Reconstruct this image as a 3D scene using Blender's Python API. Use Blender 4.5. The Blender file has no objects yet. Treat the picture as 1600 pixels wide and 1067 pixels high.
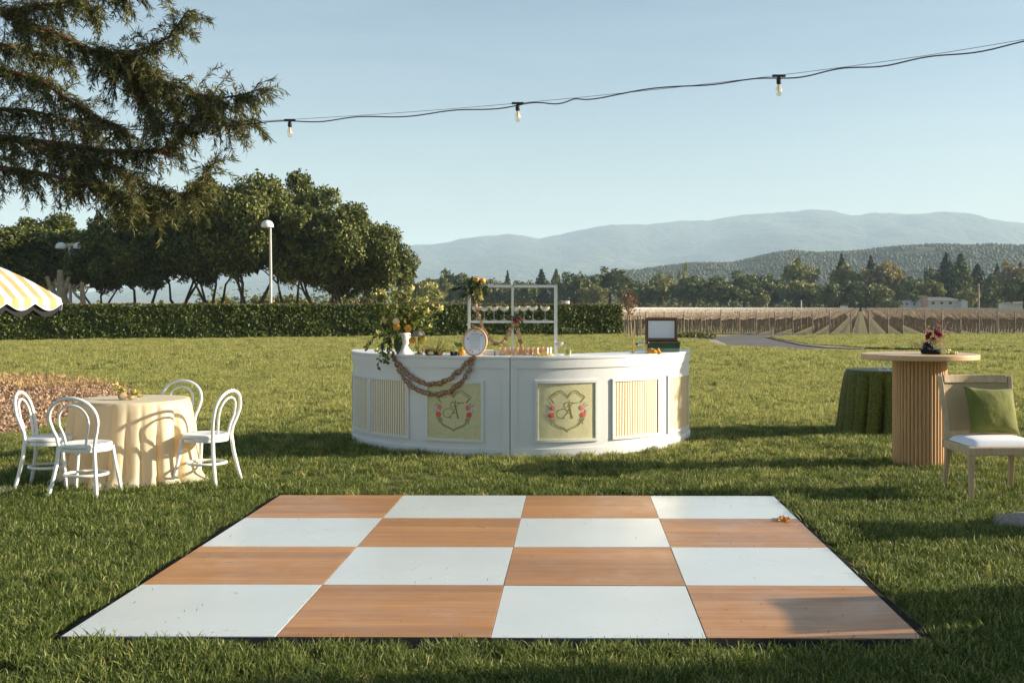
import bpy, math, random
import numpy as np
from mathutils import Vector, Matrix

R = math.radians
PI = math.pi
rnd = random.Random(7)
scn = bpy.context.scene
COL = scn.collection

# ------------------------------------------------------------------ camera, sky, sun, exposure
FPX, PX0, PY0, CAMH = 1800.0, 880.0, 478.0, 1.6      # focal length in photo pixels, principal point, eye height
cam_d = bpy.data.cameras.new('camera')
cam = bpy.data.objects.new('camera', cam_d)
COL.objects.link(cam)
cam.location = (0, 0, CAMH)
cam.rotation_euler = (R(90), 0, 0)
cam_d.sensor_width = 36
cam_d.lens = 36 * FPX / 1600
cam_d.shift_x = -(PX0 - 800) / 1600
cam_d.shift_y = -(533.5 - PY0) / 1600
cam_d.clip_start = 0.05
cam_d.clip_end = 40000
scn.camera = cam

SUN_EL, SUN_AZ = 17.0, 83.0          # azimuth clockwise from +Y: low sun from the right, a touch behind
to_sun = Vector((math.sin(R(SUN_AZ)) * math.cos(R(SUN_EL)), math.cos(R(SUN_AZ)) * math.cos(R(SUN_EL)), math.sin(R(SUN_EL))))
world = bpy.data.worlds.new('World')
scn.world = world
world.use_nodes = True
wn = world.node_tree.nodes
wl = world.node_tree.links
bg = wn['Background']
sky = wn.new('ShaderNodeTexSky')
sky.sky_type = 'NISHITA'
sky.sun_disc = False
sky.sun_elevation = R(SUN_EL)
sky.sun_rotation = R(SUN_AZ)
sky.air_density = 1.0
sky.dust_density = 1.2
sky.ozone_density = 1.2
wtc = wn.new('ShaderNodeTexCoord')
wmp = wn.new('ShaderNodeMapping')
wmp.inputs['Scale'].default_value = (1.2, 1.2, 11.0)
wmp.inputs['Rotation'].default_value = (R(3), R(-5), 0)
wl.new(wtc.outputs['Generated'], wmp.inputs[0])
wno = wn.new('ShaderNodeTexNoise')
wno.inputs['Scale'].default_value = 2.2
wno.inputs['Detail'].default_value = 7
wno.inputs['Roughness'].default_value = 0.6
wno.inputs['Distortion'].default_value = 0.8
wl.new(wmp.outputs[0], wno.inputs['Vector'])
wrp = wn.new('ShaderNodeValToRGB')
wrp.color_ramp.elements[0].position = 0.42
wrp.color_ramp.elements[0].color = (0, 0, 0, 1)
wrp.color_ramp.elements[1].position = 0.75
wrp.color_ramp.elements[1].color = (0.08, 0.08, 0.08, 1)
wl.new(wno.outputs[0], wrp.inputs[0])
wmx = wn.new('ShaderNodeMix')
wmx.data_type = 'RGBA'
wmx.inputs[7].default_value = (7.4, 8.2, 8.6, 1)
wl.new(wrp.outputs[0], wmx.inputs[0])
wl.new(sky.outputs[0], wmx.inputs[6])
wl.new(wmx.outputs[2], bg.inputs[0])
bg.inputs[1].default_value = 0.055
sun_d = bpy.data.lights.new('sun', 'SUN')
sun = bpy.data.objects.new('sun', sun_d)
COL.objects.link(sun)
sun_d.energy = 5.0
sun_d.angle = R(0.5)
sun_d.color = (1.0, 0.87, 0.68)
sun.rotation_euler = to_sun.to_track_quat('Z', 'Y').to_euler()
scn.view_settings.view_transform = 'Standard'
scn.view_settings.look = 'None'
scn.view_settings.exposure = 1.45
scn.view_settings.gamma = 1.0
scn.view_settings.use_curve_mapping = False
scn.cycles.max_bounces = 5
scn.cycles.diffuse_bounces = 3
scn.cycles.volume_bounces = 2
scn.cycles.transparent_max_bounces = 12
scn.cycles.use_denoising = True
scn.cycles.use_adaptive_sampling = True
scn.cycles.adaptive_threshold = 0.02


def at(px, py, Y):
    """world point seen at photo pixel (px,py) when it stands Y metres away"""
    return Vector(((px - PX0) * Y / FPX, Y, CAMH - (py - PY0) * Y / FPX))


def gnd(px, py, z=0.0):
    Y = FPX * (CAMH - z) / (py - PY0)
    return Vector(((px - PX0) * Y / FPX, Y, z))


# ------------------------------------------------------------------ materials
MATS = {}


def nodes_of(name):
    m = bpy.data.materials.new(name)
    m.use_nodes = True
    nt = m.node_tree
    return m, nt, nt.nodes['Principled BSDF']


def ramp(nt, stops):
    r = nt.nodes.new('ShaderNodeValToRGB')
    e = r.color_ramp.elements
    while len(e) < len(stops):
        e.new(0.5)
    for el, (p, c) in zip(e, stops):
        el.position = p
        el.color = (*c, 1)
    return r


def mat(name, col, rough=0.6, metal=0.0, var=0.12, scale=8.0, bump=0.0, bscale=60.0, spec=0.5, coat=0.0, sheen=0.0, sx=(1, 1, 1)):
    """plain procedural surface: base colour with soft noise variation and optional bump"""
    if name in MATS:
        return MATS[name]
    m, nt, p = nodes_of(name)
    L = nt.links
    tc = nt.nodes.new('ShaderNodeTexCoord')
    mp = nt.nodes.new('ShaderNodeMapping')
    mp.inputs['Scale'].default_value = sx
    L.new(tc.outputs['Object'], mp.inputs[0])
    n = nt.nodes.new('ShaderNodeTexNoise')
    n.inputs['Scale'].default_value = scale
    n.inputs['Detail'].default_value = 5
    L.new(mp.outputs[0], n.inputs['Vector'])
    c = np.array(col)
    rp = ramp(nt, [(0.3, tuple(np.clip(c * (1 - var), 0, 1))), (0.7, tuple(np.clip(c * (1 + var), 0, 1)))])
    L.new(n.outputs[0], rp.inputs[0])
    L.new(rp.outputs[0], p.inputs['Base Color'])
    p.inputs['Roughness'].default_value = rough
    p.inputs['Metallic'].default_value = metal
    p.inputs['Specular IOR Level'].default_value = spec
    if coat:
        p.inputs['Coat Weight'].default_value = coat
        p.inputs['Coat Roughness'].default_value = 0.15
    if sheen:
        p.inputs['Sheen Weight'].default_value = sheen
    if bump:
        b = nt.nodes.new('ShaderNodeBump')
        n2 = nt.nodes.new('ShaderNodeTexNoise')
        n2.inputs['Scale'].default_value = bscale
        n2.inputs['Detail'].default_value = 6
        L.new(mp.outputs[0], n2.inputs['Vector'])
        b.inputs['Strength'].default_value = bump
        b.inputs['Distance'].default_value = 0.02
        L.new(n2.outputs[0], b.inputs['Height'])
        L.new(b.outputs[0], p.inputs['Normal'])
    MATS[name] = m
    return m


def leafmat(name, stops, trans=0.3, rough=0.55, spec=0.25):
    """foliage: colour differs from leaf to leaf, some light comes through"""
    if name in MATS:
        return MATS[name]
    m, nt, p = nodes_of(name)
    L = nt.links
    g = nt.nodes.new('ShaderNodeNewGeometry')
    k = len(stops)
    rp = ramp(nt, [(i / max(1, k - 1), s) for i, s in enumerate(stops)])
    L.new(g.outputs['Random Per Island'], rp.inputs[0])
    L.new(rp.outputs[0], p.inputs['Base Color'])
    p.inputs['Roughness'].default_value = rough
    p.inputs['Specular IOR Level'].default_value = spec
    t = nt.nodes.new('ShaderNodeBsdfTranslucent')
    L.new(rp.outputs[0], t.inputs['Color'])
    mx = nt.nodes.new('ShaderNodeMixShader')
    mx.inputs[0].default_value = trans
    L.new(p.outputs[0], mx.inputs[1])
    L.new(t.outputs[0], mx.inputs[2])
    L.new(mx.outputs[0], nt.nodes['Material Output'].inputs['Surface'])
    MATS[name] = m
    return m


def glassmat(name, tint=(1, 1, 1), refl=0.16, body=0.0):
    m, nt, p = nodes_of(name)
    L = nt.links
    tr = nt.nodes.new('ShaderNodeBsdfTransparent')
    tr.inputs[0].default_value = (*tint, 1)
    gl = nt.nodes.new('ShaderNodeBsdfGlossy')
    gl.inputs['Roughness'].default_value = 0.03
    lw = nt.nodes.new('ShaderNodeLayerWeight')
    lw.inputs[0].default_value = 0.35
    mth = nt.nodes.new('ShaderNodeMath')
    mth.operation = 'MULTIPLY_ADD'
    L.new(lw.outputs['Facing'], mth.inputs[0])
    mth.inputs[1].default_value = 0.55
    mth.inputs[2].default_value = refl
    mx = nt.nodes.new('ShaderNodeMixShader')
    L.new(mth.outputs[0], mx.inputs[0])
    L.new(tr.outputs[0], mx.inputs[1])
    L.new(gl.outputs[0], mx.inputs[2])
    out = mx
    if body:
        p.inputs['Base Color'].default_value = (*tint, 1)
        p.inputs['Roughness'].default_value = 0.3
        m2 = nt.nodes.new('ShaderNodeMixShader')
        m2.inputs[0].default_value = body
        L.new(mx.outputs[0], m2.inputs[1])
        L.new(p.outputs[0], m2.inputs[2])
        out = m2
    L.new(out.outputs[0], nt.nodes['Material Output'].inputs['Surface'])
    MATS[name] = m
    return m


def woodmat(name, c1, c2, axis=(1, 12, 12), scale=3.0, rough=0.45, coat=0.0, bump=0.05):
    m, nt, p = nodes_of(name)
    L = nt.links
    tc = nt.nodes.new('ShaderNodeTexCoord')
    oi = nt.nodes.new('ShaderNodeObjectInfo')
    ad = nt.nodes.new('ShaderNodeVectorMath')
    ad.operation = 'MULTIPLY_ADD'
    cb = nt.nodes.new('ShaderNodeCombineXYZ')
    for i in range(3):
        L.new(oi.outputs['Random'], cb.inputs[i])
    L.new(cb.outputs[0], ad.inputs[0])
    ad.inputs[1].default_value = (37, 53, 29)
    L.new(tc.outputs['Object'], ad.inputs[2])
    mp = nt.nodes.new('ShaderNodeMapping')
    mp.inputs['Scale'].default_value = axis
    L.new(ad.outputs[0], mp.inputs[0])
    n = nt.nodes.new('ShaderNodeTexNoise')
    n.inputs['Scale'].default_value = scale
    n.inputs['Detail'].default_value = 8
    n.inputs['Roughness'].default_value = 0.6
    n.inputs['Distortion'].default_value = 0.6
    L.new(mp.outputs[0], n.inputs['Vector'])
    rp = ramp(nt, [(0.28, c1), (0.5, tuple((np.array(c1) + np.array(c2)) / 2)), (0.72, c2)])
    L.new(n.outputs[0], rp.inputs[0])
    L.new(rp.outputs[0], p.inputs['Base Color'])
    p.inputs['Roughness'].default_value = rough
    if coat:
        p.inputs['Coat Weight'].default_value = coat
        p.inputs['Coat Roughness'].default_value = 0.2
    b = nt.nodes.new('ShaderNodeBump')
    b.inputs['Strength'].default_value = bump
    b.inputs['Distance'].default_value = 0.01
    L.new(n.outputs[0], b.inputs['Height'])
    L.new(b.outputs[0], p.inputs['Normal'])
    MATS[name] = m
    return m


M = {}
M['white_paint'] = mat('white paint', (0.69, 0.70, 0.69), 0.42, var=0.03, scale=3, bump=0.03, bscale=30)
M['white_chair'] = mat('white lacquer', (0.82, 0.82, 0.80), 0.35, var=0.03, scale=6)
M['white_tile'] = mat('white glossy panel', (0.55, 0.60, 0.60), 0.28, var=0.035, scale=1.7, bump=0.012, bscale=5)
M['wood_tile'] = woodmat('honey wood laminate', (0.36, 0.145, 0.034), (0.56, 0.27, 0.075), (0.5, 11, 11), 2.2, 0.34, 0.0, 0.03)
def floor_wood(name):
    """laminate boards: six per panel, each with its own tone, long grain, soft scuffs in the gloss"""
    m = woodmat(name, (0.31, 0.135, 0.040), (0.50, 0.25, 0.085), (0.5, 11, 11), 2.2, 0.34, 0.0, 0.03)
    nt = m.node_tree
    L = nt.links
    p = nt.nodes['Principled BSDF']
    src = p.inputs['Base Color'].links[0].from_socket
    tc = nt.nodes.new('ShaderNodeTexCoord')
    oi = nt.nodes.new('ShaderNodeObjectInfo')
    sp = nt.nodes.new('ShaderNodeSeparateXYZ')
    L.new(tc.outputs['Object'], sp.inputs[0])
    a = nt.nodes.new('ShaderNodeMath')
    a.operation = 'MULTIPLY_ADD'
    a.inputs[1].default_value = 6 / 1.022
    a.inputs[2].default_value = 3.0
    L.new(sp.outputs['Y'], a.inputs[0])
    fl = nt.nodes.new('ShaderNodeMath')
    fl.operation = 'FLOOR'
    L.new(a.outputs[0], fl.inputs[0])
    fr = nt.nodes.new('ShaderNodeMath')
    fr.operation = 'FRACT'
    L.new(a.outputs[0], fr.inputs[0])
    cb = nt.nodes.new('ShaderNodeCombineXYZ')
    L.new(fl.outputs[0], cb.inputs[0])
    L.new(oi.outputs['Random'], cb.inputs[1])
    wnz = nt.nodes.new('ShaderNodeTexWhiteNoise')
    L.new(cb.outputs[0], wnz.inputs['Vector'])
    rp = ramp(nt, [(0, (0.80, 0.78, 0.76)), (1, (1.10, 1.08, 1.04))])
    L.new(wnz.outputs['Value'], rp.inputs[0])
    mx = nt.nodes.new('ShaderNodeMix')
    mx.data_type = 'RGBA'
    mx.blend_type = 'MULTIPLY'
    mx.inputs[0].default_value = 1
    L.new(src, mx.inputs[6])
    L.new(rp.outputs[0], mx.inputs[7])
    ln = ramp(nt, [(0.0, (0.6, 0.55, 0.5)), (0.02, (1, 1, 1))])
    L.new(fr.outputs[0], ln.inputs[0])
    m2 = nt.nodes.new('ShaderNodeMix')
    m2.data_type = 'RGBA'
    m2.blend_type = 'MULTIPLY'
    m2.inputs[0].default_value = .7
    L.new(mx.outputs[2], m2.inputs[6])
    L.new(ln.outputs[0], m2.inputs[7])
    L.new(m2.outputs[2], p.inputs['Base Color'])
    scuffs(m, 0.26, 0.46)
    return m


def scuffs(m, lo, hi, sc=3.0, det=8, dist=1.2):
    nt = m.node_tree
    tc = nt.nodes.new('ShaderNodeTexCoord')
    oi = nt.nodes.new('ShaderNodeObjectInfo')
    n = nt.nodes.new('ShaderNodeTexNoise')
    n.noise_dimensions = '4D'
    n.inputs['Scale'].default_value = sc
    n.inputs['Detail'].default_value = det
    n.inputs['Distortion'].default_value = dist
    ml = nt.nodes.new('ShaderNodeMath')
    ml.operation = 'MULTIPLY'
    ml.inputs[1].default_value = 40
    nt.links.new(oi.outputs['Random'], ml.inputs[0])
    nt.links.new(ml.outputs[0], n.inputs['W'])
    nt.links.new(tc.outputs['Object'], n.inputs['Vector'])
    mr = nt.nodes.new('ShaderNodeMapRange')
    mr.inputs[1].default_value = .3
    mr.inputs[2].default_value = .7
    mr.inputs[3].default_value = lo
    mr.inputs[4].default_value = hi
    nt.links.new(n.outputs[0], mr.inputs[0])
    nt.links.new(mr.outputs[0], nt.nodes['Principled BSDF'].inputs['Roughness'])


M['wood_tile'] = floor_wood('honey laminate boards')
scuffs(M['white_tile'], 0.22, 0.31, 1.1, 2, .3)
M['black_rubber'] = mat('black edge trim', (0.008, 0.008, 0.009), 0.85, var=0.3, scale=20, bump=0.1, spec=0.1)
M['stripe_white'] = mat('cream cotton', (0.78, 0.74, 0.64), 0.9, var=0.06, scale=40)
M['stripe_gold'] = mat('gold cotton', (0.50, 0.36, 0.13), 0.9, var=0.08, scale=40)
M['sage'] = mat('sage yellow linen', (0.62, 0.58, 0.34), 0.9, var=0.07, scale=30, bump=0.15, bscale=200)
M['olive_ink'] = mat('olive gold embroidery', (0.26, 0.215, 0.02), 0.7, var=0.15, scale=60)
M['coral'] = mat('coral print', (0.72, 0.12, 0.06), 0.8, var=0.35, scale=90)
M['pinkprint'] = mat('pink print', (0.70, 0.22, 0.20), 0.8, var=0.35, scale=90)
M['lilacprint'] = mat('lilac print', (0.5, 0.45, 0.60), 0.8, var=0.2, scale=60)
M['leafprint'] = mat('grey green print', (0.20, 0.24, 0.12), 0.8, var=0.2, scale=60)
M['oak_light'] = woodmat('light oak', (0.44, 0.245, 0.105), (0.60, 0.36, 0.165), (14, 14, 1), 2.5, 0.5)
M['oak_top'] = woodmat('light oak top', (0.50, 0.31, 0.15), (0.66, 0.45, 0.24), (1.5, 14, 14), 2.5, 0.42)
M['oak_grey'] = woodmat('weathered oak', (0.42, 0.29, 0.16), (0.62, 0.46, 0.28), (10, 10, 2), 3, 0.6)
M['metal_white'] = mat('white metal tube', (0.78, 0.78, 0.74), 0.4, var=0.03, scale=9)
M['brass'] = mat('aged brass', (0.42, 0.28, 0.10), 0.35, metal=0.9, var=0.2, scale=20)
M['bark'] = mat('dark bark', (0.075, 0.058, 0.044), 0.9, var=0.4, scale=6, bump=0.8, bscale=25, sx=(3, 3, 0.7))
M['bark_red'] = mat('red brown bark', (0.13, 0.065, 0.04), 0.9, var=0.4, scale=6, bump=0.8, bscale=20, sx=(3, 3, 0.6))
M['bark_pale'] = mat('pale pruned bark', (0.30, 0.24, 0.16), 0.9, var=0.3, scale=4, bump=0.6, bscale=14)
M['twig'] = mat('grey twig', (0.15, 0.115, 0.085), 0.9, var=0.3, scale=10)
M['vine_wood'] = mat('vine wood', (0.25, 0.19, 0.13), 0.95, var=0.4, scale=9)
M['cane'] = mat('vine cane', (0.46, 0.35, 0.24), 0.9, var=0.3, scale=9)
M['post_wood'] = mat('weathered post', (0.22, 0.17, 0.12), 0.9, var=0.3, scale=7)
M['concrete'] = mat('rough concrete', (0.34, 0.33, 0.30), 0.9, var=0.25, scale=14, bump=0.5, bscale=50)
M['stone'] = mat('speckled stone', (0.22, 0.20, 0.165), 0.95, var=0.45, scale=30, bump=0.7, bscale=40)
M['black_cable'] = mat('black cable', (0.012, 0.013, 0.014), 0.5)
M['orange'] = mat('orange peel', (0.78, 0.34, 0.03), 0.45, var=0.12, scale=30, bump=0.2, bscale=200)
M['lemon'] = mat('lemon peel', (0.80, 0.56, 0.05), 0.45, var=0.12, scale=30, bump=0.2, bscale=200)
M['pulp'] = mat('citrus flesh', (0.80, 0.55, 0.28), 0.4, var=0.15, scale=60)
M['lime_flesh'] = mat('lime flesh', (0.62, 0.62, 0.32), 0.4, var=0.2, scale=60)
M['lime'] = mat('lime skin', (0.16, 0.22, 0.03), 0.4, var=0.2, scale=40)
M['red_fruit'] = mat('red fruit', (0.35, 0.02, 0.015), 0.35, var=0.3, scale=30)
M['grape_dark'] = mat('dark grape', (0.03, 0.012, 0.022), 0.35, var=0.3, scale=30)
M['grape_green'] = mat('green grape', (0.46, 0.44, 0.12), 0.3, var=0.15, scale=30)
M['dried_dark'] = mat('dried orange rind', (0.085, 0.034, 0.014), 0.7, var=0.4, scale=50)
M['dried_pulp'] = mat('dried orange flesh', (0.36, 0.19, 0.085), 0.55, var=0.4, scale=70)
M['ceramic'] = mat('white ceramic', (0.82, 0.81, 0.78), 0.3, var=0.03)
M['shade_grey'] = mat('grey lamp shade', (0.22, 0.18, 0.13), 0.6, var=0.15)
M['rattan'] = mat('pale rattan', (0.62, 0.40, 0.24), 0.6, var=0.15, scale=40)
M['paper'] = mat('white card', (0.80, 0.81, 0.82), 0.8, var=0.02)
M['ink'] = mat('grey print', (0.42, 0.43, 0.46), 0.8)
M['napkin'] = mat('blush napkin', (0.72, 0.62, 0.55), 0.9, var=0.1)
M['walnut'] = woodmat('dark walnut', (0.10, 0.045, 0.02), (0.22, 0.11, 0.05), (2, 14, 14), 3, 0.4)
M['bottle_green'] = mat('bottle green felt', (0.02, 0.065, 0.035), 0.8, var=0.2)
M['sage_box'] = mat('sage green paint', (0.17, 0.25, 0.16), 0.7, var=0.1)
M['silver'] = mat('silver', (0.6, 0.6, 0.6), 0.25, metal=0.9)
M['velvet'] = mat('green velvet', (0.135, 0.145, 0.018), 0.85, var=0.25, scale=7, sheen=0.1, bump=0.5, bscale=9)
M['seat_white'] = mat('white seat pad', (0.80, 0.80, 0.80), 0.9, var=0.03)
M['black_cloth'] = mat('black lining', (0.008, 0.008, 0.01), 0.9)
M['plum_flower'] = leafmat('plum petals', [(0.10, 0.005, 0.02), (0.30, 0.02, 0.06), (0.42, 0.05, 0.10)], 0.25)
M['blush_flower'] = leafmat('blush buds', [(0.42, 0.20, 0.16), (0.6, 0.36, 0.28), (0.30, 0.10, 0.09)], 0.25)
M['yellow_flower'] = leafmat('yellow petals', [(0.62, 0.42, 0.06), (0.74, 0.62, 0.20), (0.80, 0.72, 0.38)], 0.35)
M['rust_flower'] = leafmat('rust petals', [(0.45, 0.17, 0.03), (0.60, 0.28, 0.05)], 0.3)
M['arr_leaf'] = leafmat('arrangement leaves', [(0.06, 0.09, 0.015), (0.15, 0.19, 0.035), (0.30, 0.31, 0.07)], 0.35)
M['dark_leaf'] = leafmat('dark glossy leaves', [(0.02, 0.04, 0.012), (0.05, 0.08, 0.02)], 0.2, 0.35, 0.5)
M['oak_leaf'] = leafmat('live oak leaves', [(0.030, 0.047, 0.011), (0.066, 0.088, 0.020), (0.13, 0.15, 0.036), (0.21, 0.21, 0.055)], 0.18)
M['hedge_leaf'] = leafmat('laurel leaves', [(0.045, 0.068, 0.014), (0.08, 0.112, 0.022), (0.13, 0.16, 0.034)], 0.25, 0.5, 0.25)
M['hedge_top'] = leafmat('reddish new shoots', [(0.15, 0.10, 0.035), (0.12, 0.12, 0.03), (0.20, 0.13, 0.05)], 0.3)
M['needle'] = leafmat('redwood needles', [(0.028, 0.040, 0.012), (0.062, 0.074, 0.02), (0.12, 0.125, 0.034), (0.21, 0.19, 0.055)], 0.25)
M['needle_dead'] = leafmat('rust dead needles', [(0.16, 0.05, 0.02), (0.22, 0.08, 0.03)], 0.2)
M['far_green'] = leafmat('far tree leaves', [(0.05, 0.075, 0.02), (0.10, 0.125, 0.034), (0.17, 0.18, 0.05)], 0.15)
M['far_olive'] = leafmat('far olive leaves', [(0.11, 0.125, 0.034), (0.18, 0.185, 0.05), (0.27, 0.25, 0.075)], 0.2)
M['far_tan'] = leafmat('far tan leaves', [(0.19, 0.16, 0.06), (0.26, 0.21, 0.085), (0.34, 0.27, 0.11)], 0.2)
M['far_conifer'] = leafmat('far conifer needles', [(0.022, 0.036, 0.018), (0.04, 0.056, 0.024), (0.065, 0.075, 0.03)], 0.1)
M['wood_mass'] = leafmat('hillside wood', [(0.055, 0.07, 0.028), (0.065, 0.08, 0.03), (0.078, 0.09, 0.034)], 0.35)
M['brown_leaf'] = leafmat('russet leaves', [(0.16, 0.08, 0.04), (0.24, 0.13, 0.06), (0.20, 0.15, 0.07)], 0.3)
M['grass_blade'] = leafmat('grass blades', [(0.034, 0.062, 0.010), (0.080, 0.122, 0.021), (0.16, 0.195, 0.040), (0.31, 0.33, 0.105)], 0.38, 0.5, 0.3)
M['grass_dry'] = leafmat('sunlit-coloured grass blades', [(0.15, 0.19, 0.042), (0.27, 0.295, 0.075), (0.40, 0.39, 0.12), (0.53, 0.48, 0.20)], 0.42, 0.6, 0.2)  # grazing sun on the far lawn put into the blade colour
M['mulch_chip'] = leafmat('bark chips', [(0.25, 0.145, 0.085), (0.38, 0.255, 0.165), (0.50, 0.37, 0.25)], 0.0, 0.95, 0.1)
M['straw'] = leafmat('dry straw', [(0.42, 0.28, 0.13), (0.5, 0.36, 0.18), (0.34, 0.22, 0.11)], 0.2)
M['house_white'] = mat('white house wall', (0.60, 0.60, 0.58), 0.8, var=0.05, scale=0.6)
M['roof_grey'] = mat('grey shingle roof', (0.11, 0.11, 0.115), 0.9, var=0.2, scale=1.5)
M['brick_pale'] = mat('pale brick', (0.45, 0.30, 0.23), 0.9, var=0.2, scale=2)
M['window_dark'] = mat('dark window glass', (0.03, 0.035, 0.045), 0.15)
M['lamp_white'] = mat('lamp post white', (0.48, 0.47, 0.44), 0.5, var=0.08, scale=3)
M['dome_white'] = mat('lamp dome', (0.78, 0.78, 0.76), 0.35, var=0.03)
M['glass'] = glassmat('clear glass', (0.97, 0.98, 0.98), 0.12)
M['wine_glass'] = glassmat('bright wine glass', (0.96, 0.97, 0.97), 0.22, 0.22)
M['amber_glass'] = glassmat('amber ribbed glass', (0.93, 0.80, 0.62), 0.14, 0.18)
M['bulb_glass'] = glassmat('bulb glass', (0.97, 0.93, 0.85), 0.12, 0.10)
M['filament'] = mat('bulb core', (0.75, 0.62, 0.40), 0.4)
M['froth'] = mat('pale cocktail', (0.74, 0.70, 0.58), 0.5)
M['juice'] = mat('yellow green drink', (0.55, 0.55, 0.04), 0.3)


# ------------------------------------------------------------------ mesh builder
class MB:
    def __init__(s):
        s.v, s.f, s.m = [], [], []

    def add(s, vs, fs, mi=0):
        o = len(s.v)
        s.v += [tuple(v) for v in vs]
        for f in fs:
            s.f.append(tuple(i + o for i in f))
            s.m.append(mi)
        return s

    def box(s, x0, x1, y0, y1, z0, z1, mi=0):
        vs = [(x0, y0, z0), (x1, y0, z0), (x1, y1, z0), (x0, y1, z0), (x0, y0, z1), (x1, y0, z1), (x1, y1, z1), (x0, y1, z1)]
        return s.add(vs, [(0, 3, 2, 1), (4, 5, 6, 7), (0, 1, 5, 4), (1, 2, 6, 5), (2, 3, 7, 6), (3, 0, 4, 7)], mi)

    def tube(s, pts, r, n=8, closed=False, mi=0, flat=1.0):
        P = [Vector(p) for p in pts]
        k = len(P)
        rs = r if isinstance(r, (list, tuple)) else [r] * k
        T = []
        for i in range(k):
            a = P[(i - 1) % k] if (closed or i > 0) else P[i]
            b = P[(i + 1) % k] if (closed or i < k - 1) else P[i]
            T.append((b - a).normalized())
        u = T[0].orthogonal().normalized()
        vs = []
        for i in range(k):
            t = T[i]
            u = (u - t * u.dot(t))
            u = u.normalized() if u.length > 1e-6 else t.orthogonal().normalized()
            w = t.cross(u)
            for j in range(n):
                a = 2 * PI * j / n
                vs.append(P[i] + u * (math.cos(a) * rs[i]) + w * (math.sin(a) * rs[i] * flat))
        fs = []
        for i in range(k if closed else k - 1):
            for j in range(n):
                a, b = i * n + j, i * n + (j + 1) % n
                c, d = ((i + 1) % k) * n + (j + 1) % n, ((i + 1) % k) * n + j
                fs.append((a, b, c, d))
        if not closed:
            fs.append(tuple(range(n - 1, -1, -1)))
            fs.append(tuple((k - 1) * n + j for j in range(n)))
        return s.add(vs, fs, mi)

    def lathe(s, prof, n=24, c=(0, 0, 0), mi=0, wob=None):
        vs, fs = [], []
        for i, (r, z) in enumerate(prof):
            for j in range(n):
                a = 2 * PI * j / n
                rr = max(r, 1e-4) * (wob(a, z) if wob else 1)
                vs.append((c[0] + rr * math.cos(a), c[1] + rr * math.sin(a), c[2] + z))
        for i in range(len(prof) - 1):
            for j in range(n):
                a, b = i * n + j, i * n + (j + 1) % n
                fs.append((a, b, b + n, a + n))
        return s.add(vs, fs, mi)

    def ball(s, c, r, nu=10, nv=7, mi=0, rot=None):
        r = r if isinstance(r, (tuple, list)) else (r, r, r)
        vs, fs = [], []
        for i in range(nv + 1):
            ph = PI * i / nv
            for j in range(nu):
                a = 2 * PI * j / nu
                p = Vector((r[0] * math.sin(ph) * math.cos(a), r[1] * math.sin(ph) * math.sin(a), -r[2] * math.cos(ph)))
                if rot:
                    p = rot @ p
                vs.append(Vector(c) + p)
        for i in range(nv):
            for j in range(nu):
                a, b = i * nu + j, i * nu + (j + 1) % nu
                fs.append((a, b, b + nu, a + nu))
        return s.add(vs, fs, mi)

    def leaf(s, p, d, l, w, nrm=None, mi=0, curl=0.0):
        """pointed leaf from p along d"""
        p, d = Vector(p), Vector(d).normalized()
        nrm = Vector(nrm) if nrm else Vector((rnd.gauss(0, 1), rnd.gauss(0, 1), rnd.gauss(0, 1)))
        sd = d.cross(nrm)
        sd = sd.normalized() if sd.length > 1e-5 else d.orthogonal().normalized()
        up = sd.cross(d)
        m1 = p + d * l * 0.35 + up * curl * l * 0.15
        m2 = p + d * l * 0.72 + up * curl * l * 0.1
        vs = [p, m1 - sd * w * 0.5, m1 + sd * w * 0.5, m2 - sd * w * 0.38, m2 + sd * w * 0.38, p + d * l - up * curl * l * 0.25]
        return s.add(vs, [(0, 1, 2), (1, 3, 4, 2), (3, 5, 4)], mi)

    def mesh(s, name, mats, smooth=35):
        me = bpy.data.meshes.new(name)
        me.from_pydata(s.v, [], s.f)
        for m in (mats if isinstance(mats, (list, tuple)) else [mats]):
            me.materials.append(m)
        if any(s.m):
            me.polygons.foreach_set('material_index', s.m)
        if smooth:
            me.polygons.foreach_set('use_smooth', [True] * len(me.polygons))
            me.set_sharp_from_angle(angle=R(smooth))
        me.update()
        return me

    def build(s, name, mats, parent=None, smooth=35, loc=None):
        return link(name, s.mesh(name, mats, smooth), parent, loc)


def link(name, me, parent=None, loc=None, rz=0.0, sc=None):
    o = bpy.data.objects.new(name, me)
    COL.objects.link(o)
    if parent is not None:
        o.parent = parent
    if loc is not None:
        o.location = loc
    if rz:
        o.rotation_euler = (0, 0, rz)
    if sc is not None:
        o.scale = sc if isinstance(sc, (tuple, list)) else (sc, sc, sc)
    return o


def bevel(o, w, seg=2):
    b = o.modifiers.new('edge', 'BEVEL')
    b.width = w
    b.segments = seg
    b.limit_method = 'ANGLE'
    return o


def tag(o, label, cat, group=None):
    o['label'] = label
    o['category'] = cat
    if group:
        o['group'] = group
    return o


def kind(o, k, label=None):
    o['kind'] = k
    if label:
        o['label'] = label
    return o


def thing(name, label, cat, loc=(0, 0, 0), rz=0.0, group=None):
    o = bpy.data.objects.new(name, None)
    COL.objects.link(o)
    o.location = loc
    o.rotation_euler = (0, 0, rz)
    o.empty_display_size = 0.1
    return tag(o, label, cat, group)


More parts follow.
